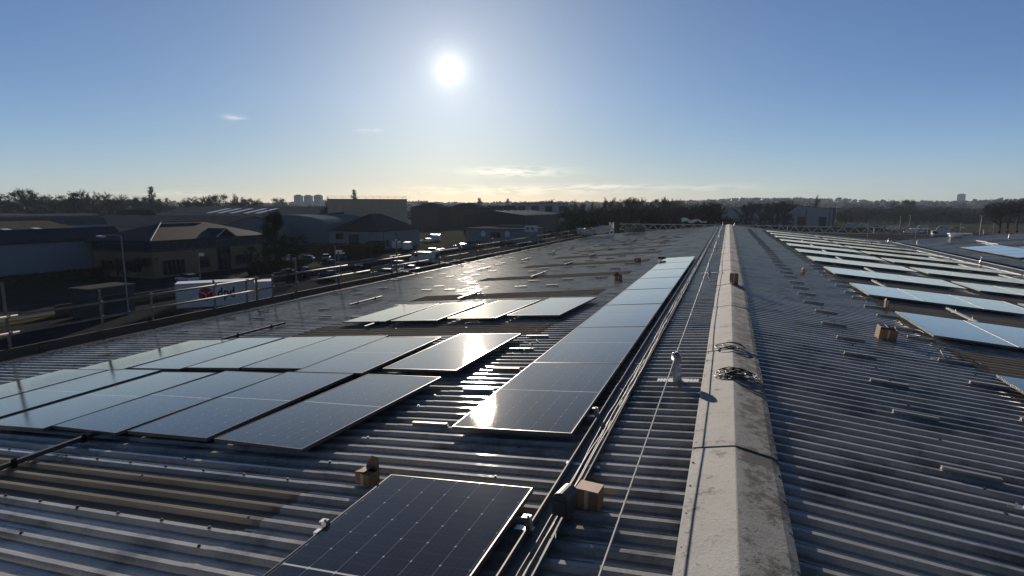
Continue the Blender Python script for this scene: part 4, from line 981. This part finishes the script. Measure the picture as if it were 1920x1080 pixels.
for k,(u,v,kind,pt,rz) in enumerate(((1503,424,'van','paintwhite',82),(1526,425,'van','paintgrey',94),(1545,424,'hatch','paintblack',90),(1575,433.5,'saloon','paintsilver',80),(1551,435,'saloon','paintgrey',88),(1593,425.5,'van','paintwhite',84),(1618,426.5,'van','paintsilver',96),(1640,428,'hatch','paintgrey',90),(1672,432.5,'van','paintsilver',84),(1707,438,'van','paintwhite',88),(1704,433.5,'van','paintgrey',86),(1728,431.5,'van','paintwhite',84),(1733,437,'hatch','paintsilver',120),(1767,432,'van','paintsilver',92),(1752,443,'van','paintwhite',172),(1790,430,'hatch','paintsilver',84),(1810,430,'hatch','paintwhite',80),(1482,422,'hatch','paintblack',84),(1466,421,'hatch','paintgrey',88),(1655,430,'hatch','paintblack',88),(1562,426,'hatch','paintgrey',90))):
    labs=['white van before the first dark loading door of the pale shed','grey van between the two loading doors of the pale shed','black hatchback under the second loading door','silver saloon low behind the lattice beam with a long bright roof','grey saloon at the lattice beam below the loading doors','white van standing alone past the corner of the pale shed','silver van next to the lone white van past the shed corner','grey hatchback beside the silver van in the car park','silver van with a long roof behind the beam zigzags','white long van, the biggest behind the lattice beam','grey van behind the biggest white van','white van with bright roof behind a dark hatchback','silver hatchback beside the white lorry-fronted van','silver van near the flat white canopy','white van facing the roof with a dark windscreen, dazzling at one corner','silver hatchback by the pile of pale sheeting','white hatchback beyond the pile of pale sheeting','black hatchback at the foot of the bare trees by the shed','grey hatchback at the foot of the bare trees by the shed','black hatchback behind the silver vans','grey hatchback behind the black one below the second door']
    car(kind,pt,gp(u,v),rz,labs[k])
# lorry trailer with printed side
PL=at(329,556,63.); PR=at(478,545,66.3); dv=(PR-PL).xy.normalized(); TL=(PR-PL).xy.length; tz=math.atan2(dv.y,dv.x)-math.pi/2
tc_=(PL+PR)/2-Vector((dv.y,-dv.x,0))*1.275
tr=thing('lorry_trailer','white lorry trailer with a red cube emblem and dark letters on its side','lorry trailer',(tc_.x,tc_.y,0),(0,0,tz)); tr.scale=(1,TL/11.3,1)
M['offwhite']=simple('off white panel',(.68,.685,.69),.5,0,(.58,.585,.59),1.5)  # slightly darker white than the trailer roof
mb=MB(); mb.box((0,0,2.1),(2.55,11.3,2.78)); mb.build('box_body',M['offwhite'],tr,bevel=.03)
mb=MB(); mb.box((0,0,3.51),(2.5,11.25,.04)); mb.build('roof',M['white2'],tr)
mb=MB(); mb.box((0,0,.62),(1.0,11,.2)); 
for s in(-1,1): mb.box((s*1.1,.5,.58),(.05,8.,.25))
mb.build('chassis',M['dark'],tr)
for y in (2.4,3.7,5.):
    for s in(-1,1):
        mb=MB(); mb.tube([(s*.8,y-.6,.5),(s*1.2,y-.6,.5)],.5,14); mb.build('wheel',M['rubber'],tr)
mb=MB()
for s in(-1,1): mb.box((s*.8,-3.6,.4),(.14,.14,.8))
mb.build('landing_leg',M['dark'],tr)
mb=MB(); mb.box((1.28,5.55,2.1),(.03,.16,2.8)); mb.box((1.28,-5.55,2.1),(.03,.12,2.8)); mb.box((1.28,0,3.46),(.03,11.2,.09)); mb.box((1.28,0,.75),(.03,11.2,.09))
for k in range(13): mb.box((1.285,-4.6+.8*k,.88),(.02,.07,.2),M=Matrix.Rotation(R(20),3,'X'))
mb.build('edge_trim',M['alu'],tr)
xs_=1.2755+.006
def side(poly,mat,name,dx=0.): 
    mb=MB(); mb.prism([(xs_+dx,y,z) for y,z in poly],(0,0,0),(.006,0,0)); mb.build(name,mat,tr)
cy_,cz_=-1.45,2.22; rE=.98
hexa=[(cy_+rE*1.15*math.sin(R(60*k)),cz_+rE*.86*math.cos(R(60*k))) for k in range(6)]
side(hexa,M['red'],'emblem')
def bar(a,b,wd,mat,name):
    a=Vector(a);b=Vector(b);d=(b-a).normalized();n_=Vector((-d.y,d.x))*wd/2
    side([tuple(a+n_),tuple(a-n_),tuple(b-n_),tuple(b+n_)],mat,name,.008)
bar((cy_-1.13,cz_+.42),(cy_,cz_-.06),.11,M['white'],'emblem_line'); bar((cy_+.02,cz_-.02),(cy_+.02,cz_-.86),.11,M['white'],'emblem_line'); bar((cy_+.28,cz_+.08),(cy_+1.08,cz_+.44),.11,M['white'],'emblem_line')
fc=bpy.data.curves.new('lettering','FONT'); fc.body='dpd'; fc.size=1.7; fc.extrude=.004; fc.offset=.028; fc.resolution_u=4
fo=bpy.data.objects.new('lettering_source',fc); col.objects.link(fo); bpy.context.view_layer.update()
me=bpy.data.meshes.new_from_object(fo.evaluated_get(bpy.context.evaluated_depsgraph_get())); bpy.data.objects.remove(fo)
me.materials.clear(); me.materials.append(M['blackprint']); lo=bpy.data.objects.new('lettering',me); col.objects.link(lo); lo.parent=tr; lo.location=(xs_+.004,.15,1.72); lo.rotation_euler=(R(90),0,R(90))
t=thing('container','plain white container standing end-on past the lorry trailer','container',(at(497,540,68.5).x,at(497,540,68.5).y,.25),(0,0,tz))
mb=MB(); mb.box((0,0,1.65),(2.4,1.75,2.75)); mb.build('container_body',M['offwhite'],t,bevel=.03)
mb=MB()
for y in (-.85,.85): mb.box((1.21,y,1.65),(.05,.08,2.75))
mb.build('corner_post',M['galv'],t); mb=MB(); mb.box((0,0,.12),(2.3,1.6,.3)); mb.build('skid',M['dark'],t)
mb=MB(); mb.box((0,0,2.6),(7.2,3.,.12)); 
t=thing('canopy','thin flat white canopy on posts in the car park','canopy',(at(1726,415,250).x,at(1726,415,250).y,0)); mb.build('canopy_roof',M['white'],t)
for sx in(-3,3):
    mb=MB(); mb.tube([(sx,0,0),(sx,0,2.6)],.09,6); mb.build('post',M['galv'],t)
t=thing('sheeted_pile','pile of pale crumpled sheeting on the car park','pile',(at(1772,423,250).x,at(1772,423,250).y,0)); mb=MB(); rr=random.Random(12); n=9; vs=[]
for i in range(n):
    for j in range(6): vs.append((-4+i,-1.5+.6*j,max(0,(2.6+rr.uniform(-.8,.8))*math.sin(math.pi*(j)/5))*(1-.08*abs(i-3))))
mb.add(vs,[(i*6+j,(i+1)*6+j,(i+1)*6+j+1,i*6+j+1) for i in range(n-1) for j in range(5)]); mb.build('sheeting',M['sheetpl'],t)

# ------------------------------------------------------------------ trees
def twig(mb,p,d,ln,wd,rr):
    d=d.normalized(); s=d.cross(Vector((rr.uniform(-1,1),rr.uniform(-1,1),rr.uniform(-1,1)))).normalized()*wd/2
    mb.add([p-s,p+s,p+d*ln],[(0,1,2)])
def bare_tree(seed,spread=.55,up=.5,col_=False,dens=1.):
    """unit height; trunk with limbs, crown of fine twigs"""
    rr=random.Random(seed); tk=MB(); cr=MB()
    def grow(p,d,ln,r,lv):
        n=3; pts=[p]; q=p; dd=d.copy()
        for i in range(n):
            dd=(dd+Vector((rr.uniform(-1,1),rr.uniform(-1,1),rr.uniform(-.3,.8)))*.16).normalized(); q=q+dd*ln/n; pts.append(q)
        (tk if lv<2 else cr).tube(pts,[r,r*.86,r*.74,r*.6],5 if lv<2 else 3,cap=False)
        if lv>=2:
            for k in range(int(40*dens)):
                t=rr.random(); i=min(2,int(t*3)); b=pts[i].lerp(pts[i+1],t*3-i)
                v=(dd*.7+Vector((rr.gauss(0,1),rr.gauss(0,1),rr.gauss(.25,.8)))*.55)
                twig(cr,b,v,ln*rr.uniform(.25,.65),.0042,rr)
        if lv<3:
            m=(6 if lv==0 else 4 if lv==1 else 3)
            for k in range(m):
                t=rr.uniform(.45,1.) if lv else rr.uniform(.5,1.); i=min(2,int(t*2.999)); b=pts[i].lerp(pts[i+1],t*3-i)
                a=rr.uniform(0,2*math.pi)+k*2*math.pi/m; o=Vector((math.cos(a),math.sin(a),0))
                nd=(dd*up+o*spread*(1.1 if lv==0 else 1.)+Vector((0,0,.22))).normalized()
                grow(b,nd,ln*rr.uniform(.5,.72) if lv else ln*rr.uniform(.62,.9),r*.5,lv+1)
    grow(Vector((0,0,0)),Vector((0,0,1)),.40,.022,0)
    zz=max(v[2] for v in cr.v)
    for b in (tk,cr): b.v=[(x/zz,y/zz,z/zz) for x,y,z in b.v]
    t=thing('bare_tree','x','tree'); tk.build('trunk',M['bark'],t); cr.build('crown',M['twig'],t); return t
def leafy_tree(seed,shape,mat='leaf',n=5200,ls=.026,name='evergreen_tree'):
    rr=random.Random(seed); tk=MB(); cr=MB()
    tk.tube([(0,0,0),(.01,0,.4),(0,.01,.85)],[.028,.02,.006],6)
    cl=[]
    for k in range(110 if shape in('spread','col') else 60):
        if shape=='cone':
            z=rr.uniform(.08,.99); r=(1-z)**.8*.27*rr.uniform(.6,1.15)
        elif shape=='col':
            z=rr.uniform(.12,.99); r=.09*math.sin(math.pi*min(1,z*.9+.08))**.6*rr.uniform(.5,1.1)
        elif shape=='spread':
            z=rr.uniform(.1,1.); r=.42*(1-z*.72)*rr.uniform(.5,1.2)
        else:
            z=rr.uniform(.22,.98); r=.36*math.sqrt(max(0.02,1-((z-.58)/.42)**2))*rr.uniform(.45,1.08)
        a=rr.uniform(0,2*math.pi); cl.append((Vector((r*math.cos(a),r*math.sin(a),z)),rr.uniform(.04,.1)*(.45 if shape=='col' else 1)))
        if k%3==0: tk.tube([(0,0,max(.1,z-.16)),cl[-1][0]],[.008,.003],4)
    for k in range(n):
        c,s=rr.choice(cl); p=c+Vector((rr.gauss(0,1),rr.gauss(0,1),rr.gauss(0,.7)))*s*.6
        if p.z<.03: continue
        u=Vector((rr.gauss(0,1),rr.gauss(0,1),rr.gauss(0,1))).normalized(); v=u.cross(Vector((rr.gauss(0,1),rr.gauss(0,1),rr.gauss(0,1)))).normalized(); q=ls*rr.uniform(.5,1.2)
        cr.add([p-u*q*.5,p+v*q*.35,p+u*q*.5,p-v*q*.35],[(0,1,2,3)])
    t=thing(name,'x','tree'); tk.build('trunk',M['bark'],t); cr.build('crown',M[mat],t); return t
protoT={'bareA':bare_tree(11,.6,.5),'bareB':bare_tree(12,.45,.75),'bareC':bare_tree(14,.75,.4,dens=1.2),'thin':bare_tree(15,.25,1.,dens=.22),'round':leafy_tree(21,'round'),'round2':leafy_tree(22,'round'),'cone':leafy_tree(23,'cone'),'col':leafy_tree(24,'col','twig',2600),'spread':leafy_tree(25,'spread',n=11000,ls=.028)}
tused=set()
def tree(kind,u,vt,D,label,group=None,wd=1.,z0=0.,base=None):
    a=at(u,vt,D) if base is None else base; h=a.z-z0
    if kind not in tused: o=protoT[kind]; tused.add(kind)
    else: o=dup(protoT[kind])
    o.location=(a.x,a.y,z0); o.rotation_euler=(0,0,random.uniform(0,6.28)); o.scale=(h*wd,h*wd,h); o['label']=label
    if group: o['group']=group
    elif 'group' in o.keys(): del o['group']
    return o
tree('spread',512,401,104,'dark spreading conifer between the office and the teal sheds',wd=.72)
tree('round',556,439,96,'pale brownish bushy tree at the foot of the dark conifer',wd=.75)
tree('round2',470,462,112,'low dark bushy tree against the office end',wd=.9)
SKY='trees on the skyline beyond the town'
for kind,u,vt,D,l,wd in (('round',14,358,330,'broad dark tree at the very edge of the skyline',1.1),('round2',46,355,330,'dark double-topped tree on the skyline above the barrel sheds',.9),('bareC',68,357,340,'airy bare tree on the skyline above the barrel sheds',1.),('round',98,364,330,'low dark tree on the skyline past the airy bare one',1.2),('bareA',121,370,345,'faint small bare tree in the skyline dip',.9),('cone',137,362,300,'dark pyramid-shaped conifer on the skyline',1.4),('bareC',178,352,300,'largest bare tree on the skyline above the grey unit',.8),('bareA',205,364,320,'bare tree on the skyline just past the largest one',.9),('bareA',231,361,330,'wide bare tree on the skyline above the lamp',1.),('round2',262,369,345,'small dark tree on the skyline before the poplar',1.),('col',283,348,400,'tall slender poplar standing up from the skyline',1.),('round',300,369,345,'dark rounded tree at the poplar foot',1.),('bareA',345,368,380,'bare tree on the skyline well past the poplar',1.),('bareC',380,362,400,'broad bare tree on the skyline towards the towers',1.),('round2',411,365,400,'dark round tree on the skyline towards the towers',1.),('bareB',441,361,420,'bare tree with feathery top on the skyline above the teal shed',1.),('round',463,370,420,'dark rounded tree on the skyline above the teal shed',1.),('bareB',484,370,520,'small bare tree on the skyline short of the towers',1.),('round2',522,372,560,'low dark tree on the skyline beside the towers',1.3),('thin',613,366,520,'thin bare tree between the towers and ochre block',1.),('thin',624,370,500,'thin faint tree touching the ochre block edge',1.),('col',663,354,520,'pale feathery poplar rising behind the ochre block',1.),('round',790,374,700,'tiny tree behind the first skyline block',1.),('cone',899,372,600,'little conifer between the two hipped skyline blocks',1.),('cone',952,373,900,'tiny distant conifer above the skyline roofs',1.),('bareA',1022,371,420,'bare tree over the pale skyline block',.9),('bareA',1034,373,420,'small bare tree beside another over the pale block',.9)):
    tree(kind,u,vt,D,l,None,wd)
WG='bare trees of the wood beyond the roof end'
rr=random.Random(31)
for k in range(10):
    tree(rr.choice(('thin','bareB','bareC')),1060+k*18.5+rr.uniform(-4,4),rr.uniform(365,376)+(5 if k<3 else 0),350+rr.uniform(-20,40),'tall thin bare tree poking above the wood beyond the far roof end','thin bare trees above the wood',.9)
for k in range(36):
    u=1062+ (k%18)*17+rr.uniform(-5,5); D=215+55*(k//18)+rr.uniform(-12,12)
    tree(rr.choice(('bareA','bareC','bareB','round')),u,rr.uniform(379,387) if k>=18 else rr.uniform(386,400),D,'dense brown tree in the wood beyond the lattice beam',WG,1.25)
for kind,u,vt,D,l,wd in (('round',1237,371,300,'dark round tree standing above the wood',1.),('bareC',1262,366,300,'bare fork-topped tree beside the dark round one',.8),('bareC',1318,373,240,'broad domed bare tree just short of the ridge line',1.),('bareA',1332,376,250,'domed bare tree close against the ridge line',1.1)):
    tree(kind,u,vt,D,l,None,wd)
for k,(u,vt) in enumerate(((1392,383),(1410,379),(1428,375),(1446,378),(1460,370),(1472,377),(1401,398),(1436,395),(1452,400),(1470,398))):
    tree(('bareA','bareC')[k%2],u,vt,325-30*(k>5),'bare brown tree in the clump before the pale shed','bare trees in the clump before the pale shed',1.2)
tree('thin',1530,362,430,'tall wispy tree behind the pale shed corner',None,.9)
for kind,u,vt,D,l,wd in (('round',1690,374,470,'twin-topped dark round tree, its broader crown',1.1),('round2',1706,375,470,'twin-topped dark round tree, its narrower crown',1.)): tree(kind,u,vt,D,l,None,wd)
for k in range(3): tree('bareC',1880+18*k,(377,369,366)[k],235+10*k,'big bare tree by the black-roofed house, %s from it'%ORD[k],None,1.1)
for k in range(40):
    u=1560+(k%20)*17+rr.uniform(-6,6); D=410 if k<20 else 520
    tree(rr.choice(('bareA','bareC','round','round2')),u,rr.uniform(393,402) if k<20 else rr.uniform(386,391),D+rr.uniform(-15,40),'low brown tree in the belt beyond the car park','low trees in the belt beyond the car park',1.5)
for k in range(26):
    u=rr.uniform(0,520); D=rr.uniform(360,480)
    tree(rr.choice(('bareA','round','round2','bareC')),u,rr.uniform(372,380),D,'dark tree in the belt among the town roofs','trees among the town roofs',1.4)
rr=random.Random(91); mb=MB()
for (u0,u1,d0,d1,n,hh) in ((1050,1375,205,300,9000,6.),(1380,1490,295,330,2500,6.),(1550,1930,400,520,8000,6.),(0,620,330,470,6000,6.),(1000,1080,300,340,1200,8.)):
    for k in range(n):
        a=at(rr.uniform(u0,u1),400,rr.uniform(d0,d1)); P=Vector((a.x,a.y,hh*rr.random()**1.4)); u=Vector((rr.gauss(0,1),rr.gauss(0,1),rr.gauss(0,1))).normalized(); v=u.cross(Vector((rr.gauss(0,1),rr.gauss(0,1),rr.gauss(0,1)))).normalized(); q=rr.uniform(.3,1.1)
        mb.add([P-u*q*.5,P+v*q*.35,P+u*q*.5,P-v*q*.35],[(0,1,2,3)])
tag(mb.build('undergrowth',M['twig']),'brown scrub filling the woods and tree belts around the estate','scrub',kind='stuff')
# shrubs, hedges
def hedge(p,size,rz,label,n=2600,mat='hedge',name='hedge',cat='hedge'):
    rr=random.Random(int(p[0]*7+p[1])); mb=MB(); a,b,h=size
    for k in range(n):
        f=rr.random(); x=rr.uniform(-a/2,a/2); y=rr.uniform(-b/2,b/2); z=rr.uniform(0.05,h)
        if f<.35: z=h+rr.gauss(0,.06)
        elif f<.6: x=(1 if rr.random()<.6 else -1)*(a/2+rr.gauss(0,.06))
        elif f<.8: y=(-1)*(b/2+rr.gauss(0,.06))
        u=Vector((rr.gauss(0,1),rr.gauss(0,1),rr.gauss(0,1))).normalized(); v=u.cross(Vector((rr.gauss(0,1),rr.gauss(0,1),rr.gauss(0,1)))).normalized(); q=rr.uniform(.12,.3); P=Vector((x,y,z))
        mb.add([P-u*q*.5,P+v*q*.35,P+u*q*.5,P-v*q*.35],[(0,1,2,3)])
    mb.box((0,0,h*.47),(a*.92,b*.96,h*.9))
    o=mb.build(name,M[mat]); o.location=(p[0],p[1],0); o.rotation_euler=(0,0,R(rz)); tag(o,label,cat); return o
p_=gp(505,512); hedge((p_.x,p_.y),(2.2,8,2.),0,'clipped brown hedge beside the parked white off-road car')
p_=gp(640,480); hedge((p_.x,p_.y),(16,2.5,3.),8,'tall dark hedge with a sunlit top edge in front of the workshop',4000)
p_=gp(705,476); hedge((p_.x,p_.y),(4.,3.,3.2),0,'rounded dark shrub with pale dry top at the roadside',1800,name='shrub',cat='shrub')
p_=gp(130,524); hedge((-104.5,62),(2.,26,1.4),0,'long low brown hedge at the foot of the grey unit',3500)
for k,(u,v,vt) in enumerate(((222,540,490),(205,545,500),(236,538,498))):
    b=gp(u,v); h=CZ+(388-vt)/FPX*(-b.x*math.sin(YAW)*-1*-1+b.y*math.cos(YAW)) if False else 5.2-.6*k
    tree('bareB',0,0,0,['straggly bare shrub before the grey unit, beside the tall lamp','low straggly shrub before the grey unit end','thin straggly shrub between lamp and office'][k],None,1.,0,Vector((b.x,b.y,h)))
for k,(u,v) in enumerate(((262,524),(278,522))):
    b=gp(u,v); tree('bareC',0,0,0,'small bare bush against the office corner','bushes against the office corner',1.,0,Vector((b.x,b.y,4.)))
# boundary wall, kerb
mb=MB(); mb.box((0,0,.55),(.3,120,1.1)); mb.box((0,0,1.14),(.4,120,.08)); o=mb.build('boundary_wall',M['dimwall']); o.location=(-70.5,100,0); tag(o,'low concrete boundary wall between the road and the yard','wall')
mb=MB()
for k in range(24): mb.tube([(0,k*2.5-30,0),(0,k*2.5-30,2.1)],.03,5)
for z in (.3,1.1,2.): mb.tube([(0,-30,z),(0,27.5,z)],.02,5)
o=mb.build('yard_fence',M['scaf']); o.location=(-44,50,0); tag(o,'thin steel post fence across the lower yard','fence')
# ------------------------------------------------------------------ hills and the woods on them
def hz(az,r):
    d=math.degrees(az-YAW*-1+0) # relative to the view axis, to the right
    rise=35+8*math.sin(d*.09+1.)+5*math.sin(d*.31)
    q=max(0,min(1,(d-8)/16)); q=q*q*(3-2*q); rise*=(.55+.45*q) if d>0 else (.55+.27*min(1,-d/14))
    t=max(0,min(1,(r-750)/1800)); t=t*t*(3-2*t)
    return rise*t-1.2*(r<800)
mb=MB(); na,nr=90,16; vs=[]
for i in range(na+1):
    az=-YAW+R(-62+124*i/na)
    for j in range(nr+1):
        r=700+3300*(j/nr)**1.3; vs.append((math.sin(az)*r,math.cos(az)*r,hz(az,r)))
mb.add(vs,[(i*(nr+1)+j,i*(nr+1)+j+1,(i+1)*(nr+1)+j+1,(i+1)*(nr+1)+j) for i in range(na) for j in range(nr)])
hm=simple('hill fields',(.016,.018,.013),.9,0,(.03,.03,.022),.006,world=True,spec=0.)
tag(mb.build('hills',hm,smooth=True),kind='structure')
rr=random.Random(77); mb=MB()
for k in range(5200):
    az=-YAW+R(rr.uniform(-56,56)); r=rr.choice((rr.uniform(560,1100),rr.uniform(1100,2600),rr.uniform(2200,2650))); z=max(0,hz(az,r)); s=rr.uniform(3.5,6.5)*(1. if r<1100 else 1.25); cx,cy=math.sin(az)*r,math.cos(az)*r; n=9 if r>1500 else 14
    if rr.random()<.1: s*=1.35
    for q in range(n):
        P=Vector((cx+rr.gauss(0,.5)*s,cy+rr.gauss(0,.5)*s,z+s*rr.uniform(.0,1.1)))
        u=Vector((rr.gauss(0,1),rr.gauss(0,1),rr.gauss(0,1))).normalized(); v=u.cross(Vector((rr.gauss(0,1),rr.gauss(0,1),rr.gauss(0,1)))).normalized(); qd=s*rr.uniform(.35,.7)
        mb.add([P-u*qd,P+v*qd*.7,P+u*qd,P-v*qd*.7],[(0,1,2,3)])
tag(mb.build('hill_woods',simple('far wood',(.009,.012,.010),.9,0,(.014,.015,.012),.01,world=True,spec=0.)),'dark massed woods covering the far low hills along the horizon','woodland',kind='stuff')
# ------------------------------------------------------------------ haze
mb=MB(); mb.box((-100,1900,99),(6400,4600,200)); hzm=bpy.data.materials.new('haze'); hzm.use_nodes=True; nt=hzm.node_tree; nt.nodes.clear()
oo=N(nt,'ShaderNodeOutputMaterial'); pv=N(nt,'ShaderNodeVolumePrincipled'); pv.inputs['Color'].default_value=(.66,.80,1.,1); pv.inputs['Density'].default_value=.00010; pv.inputs['Anisotropy'].default_value=.1
nt.links.new(pv.outputs[0],oo.inputs['Volume']); 
HAZE=True
if HAZE: tag(mb.build('haze',hzm),'thin pale winter haze lying over the whole estate','haze',kind='stuff')
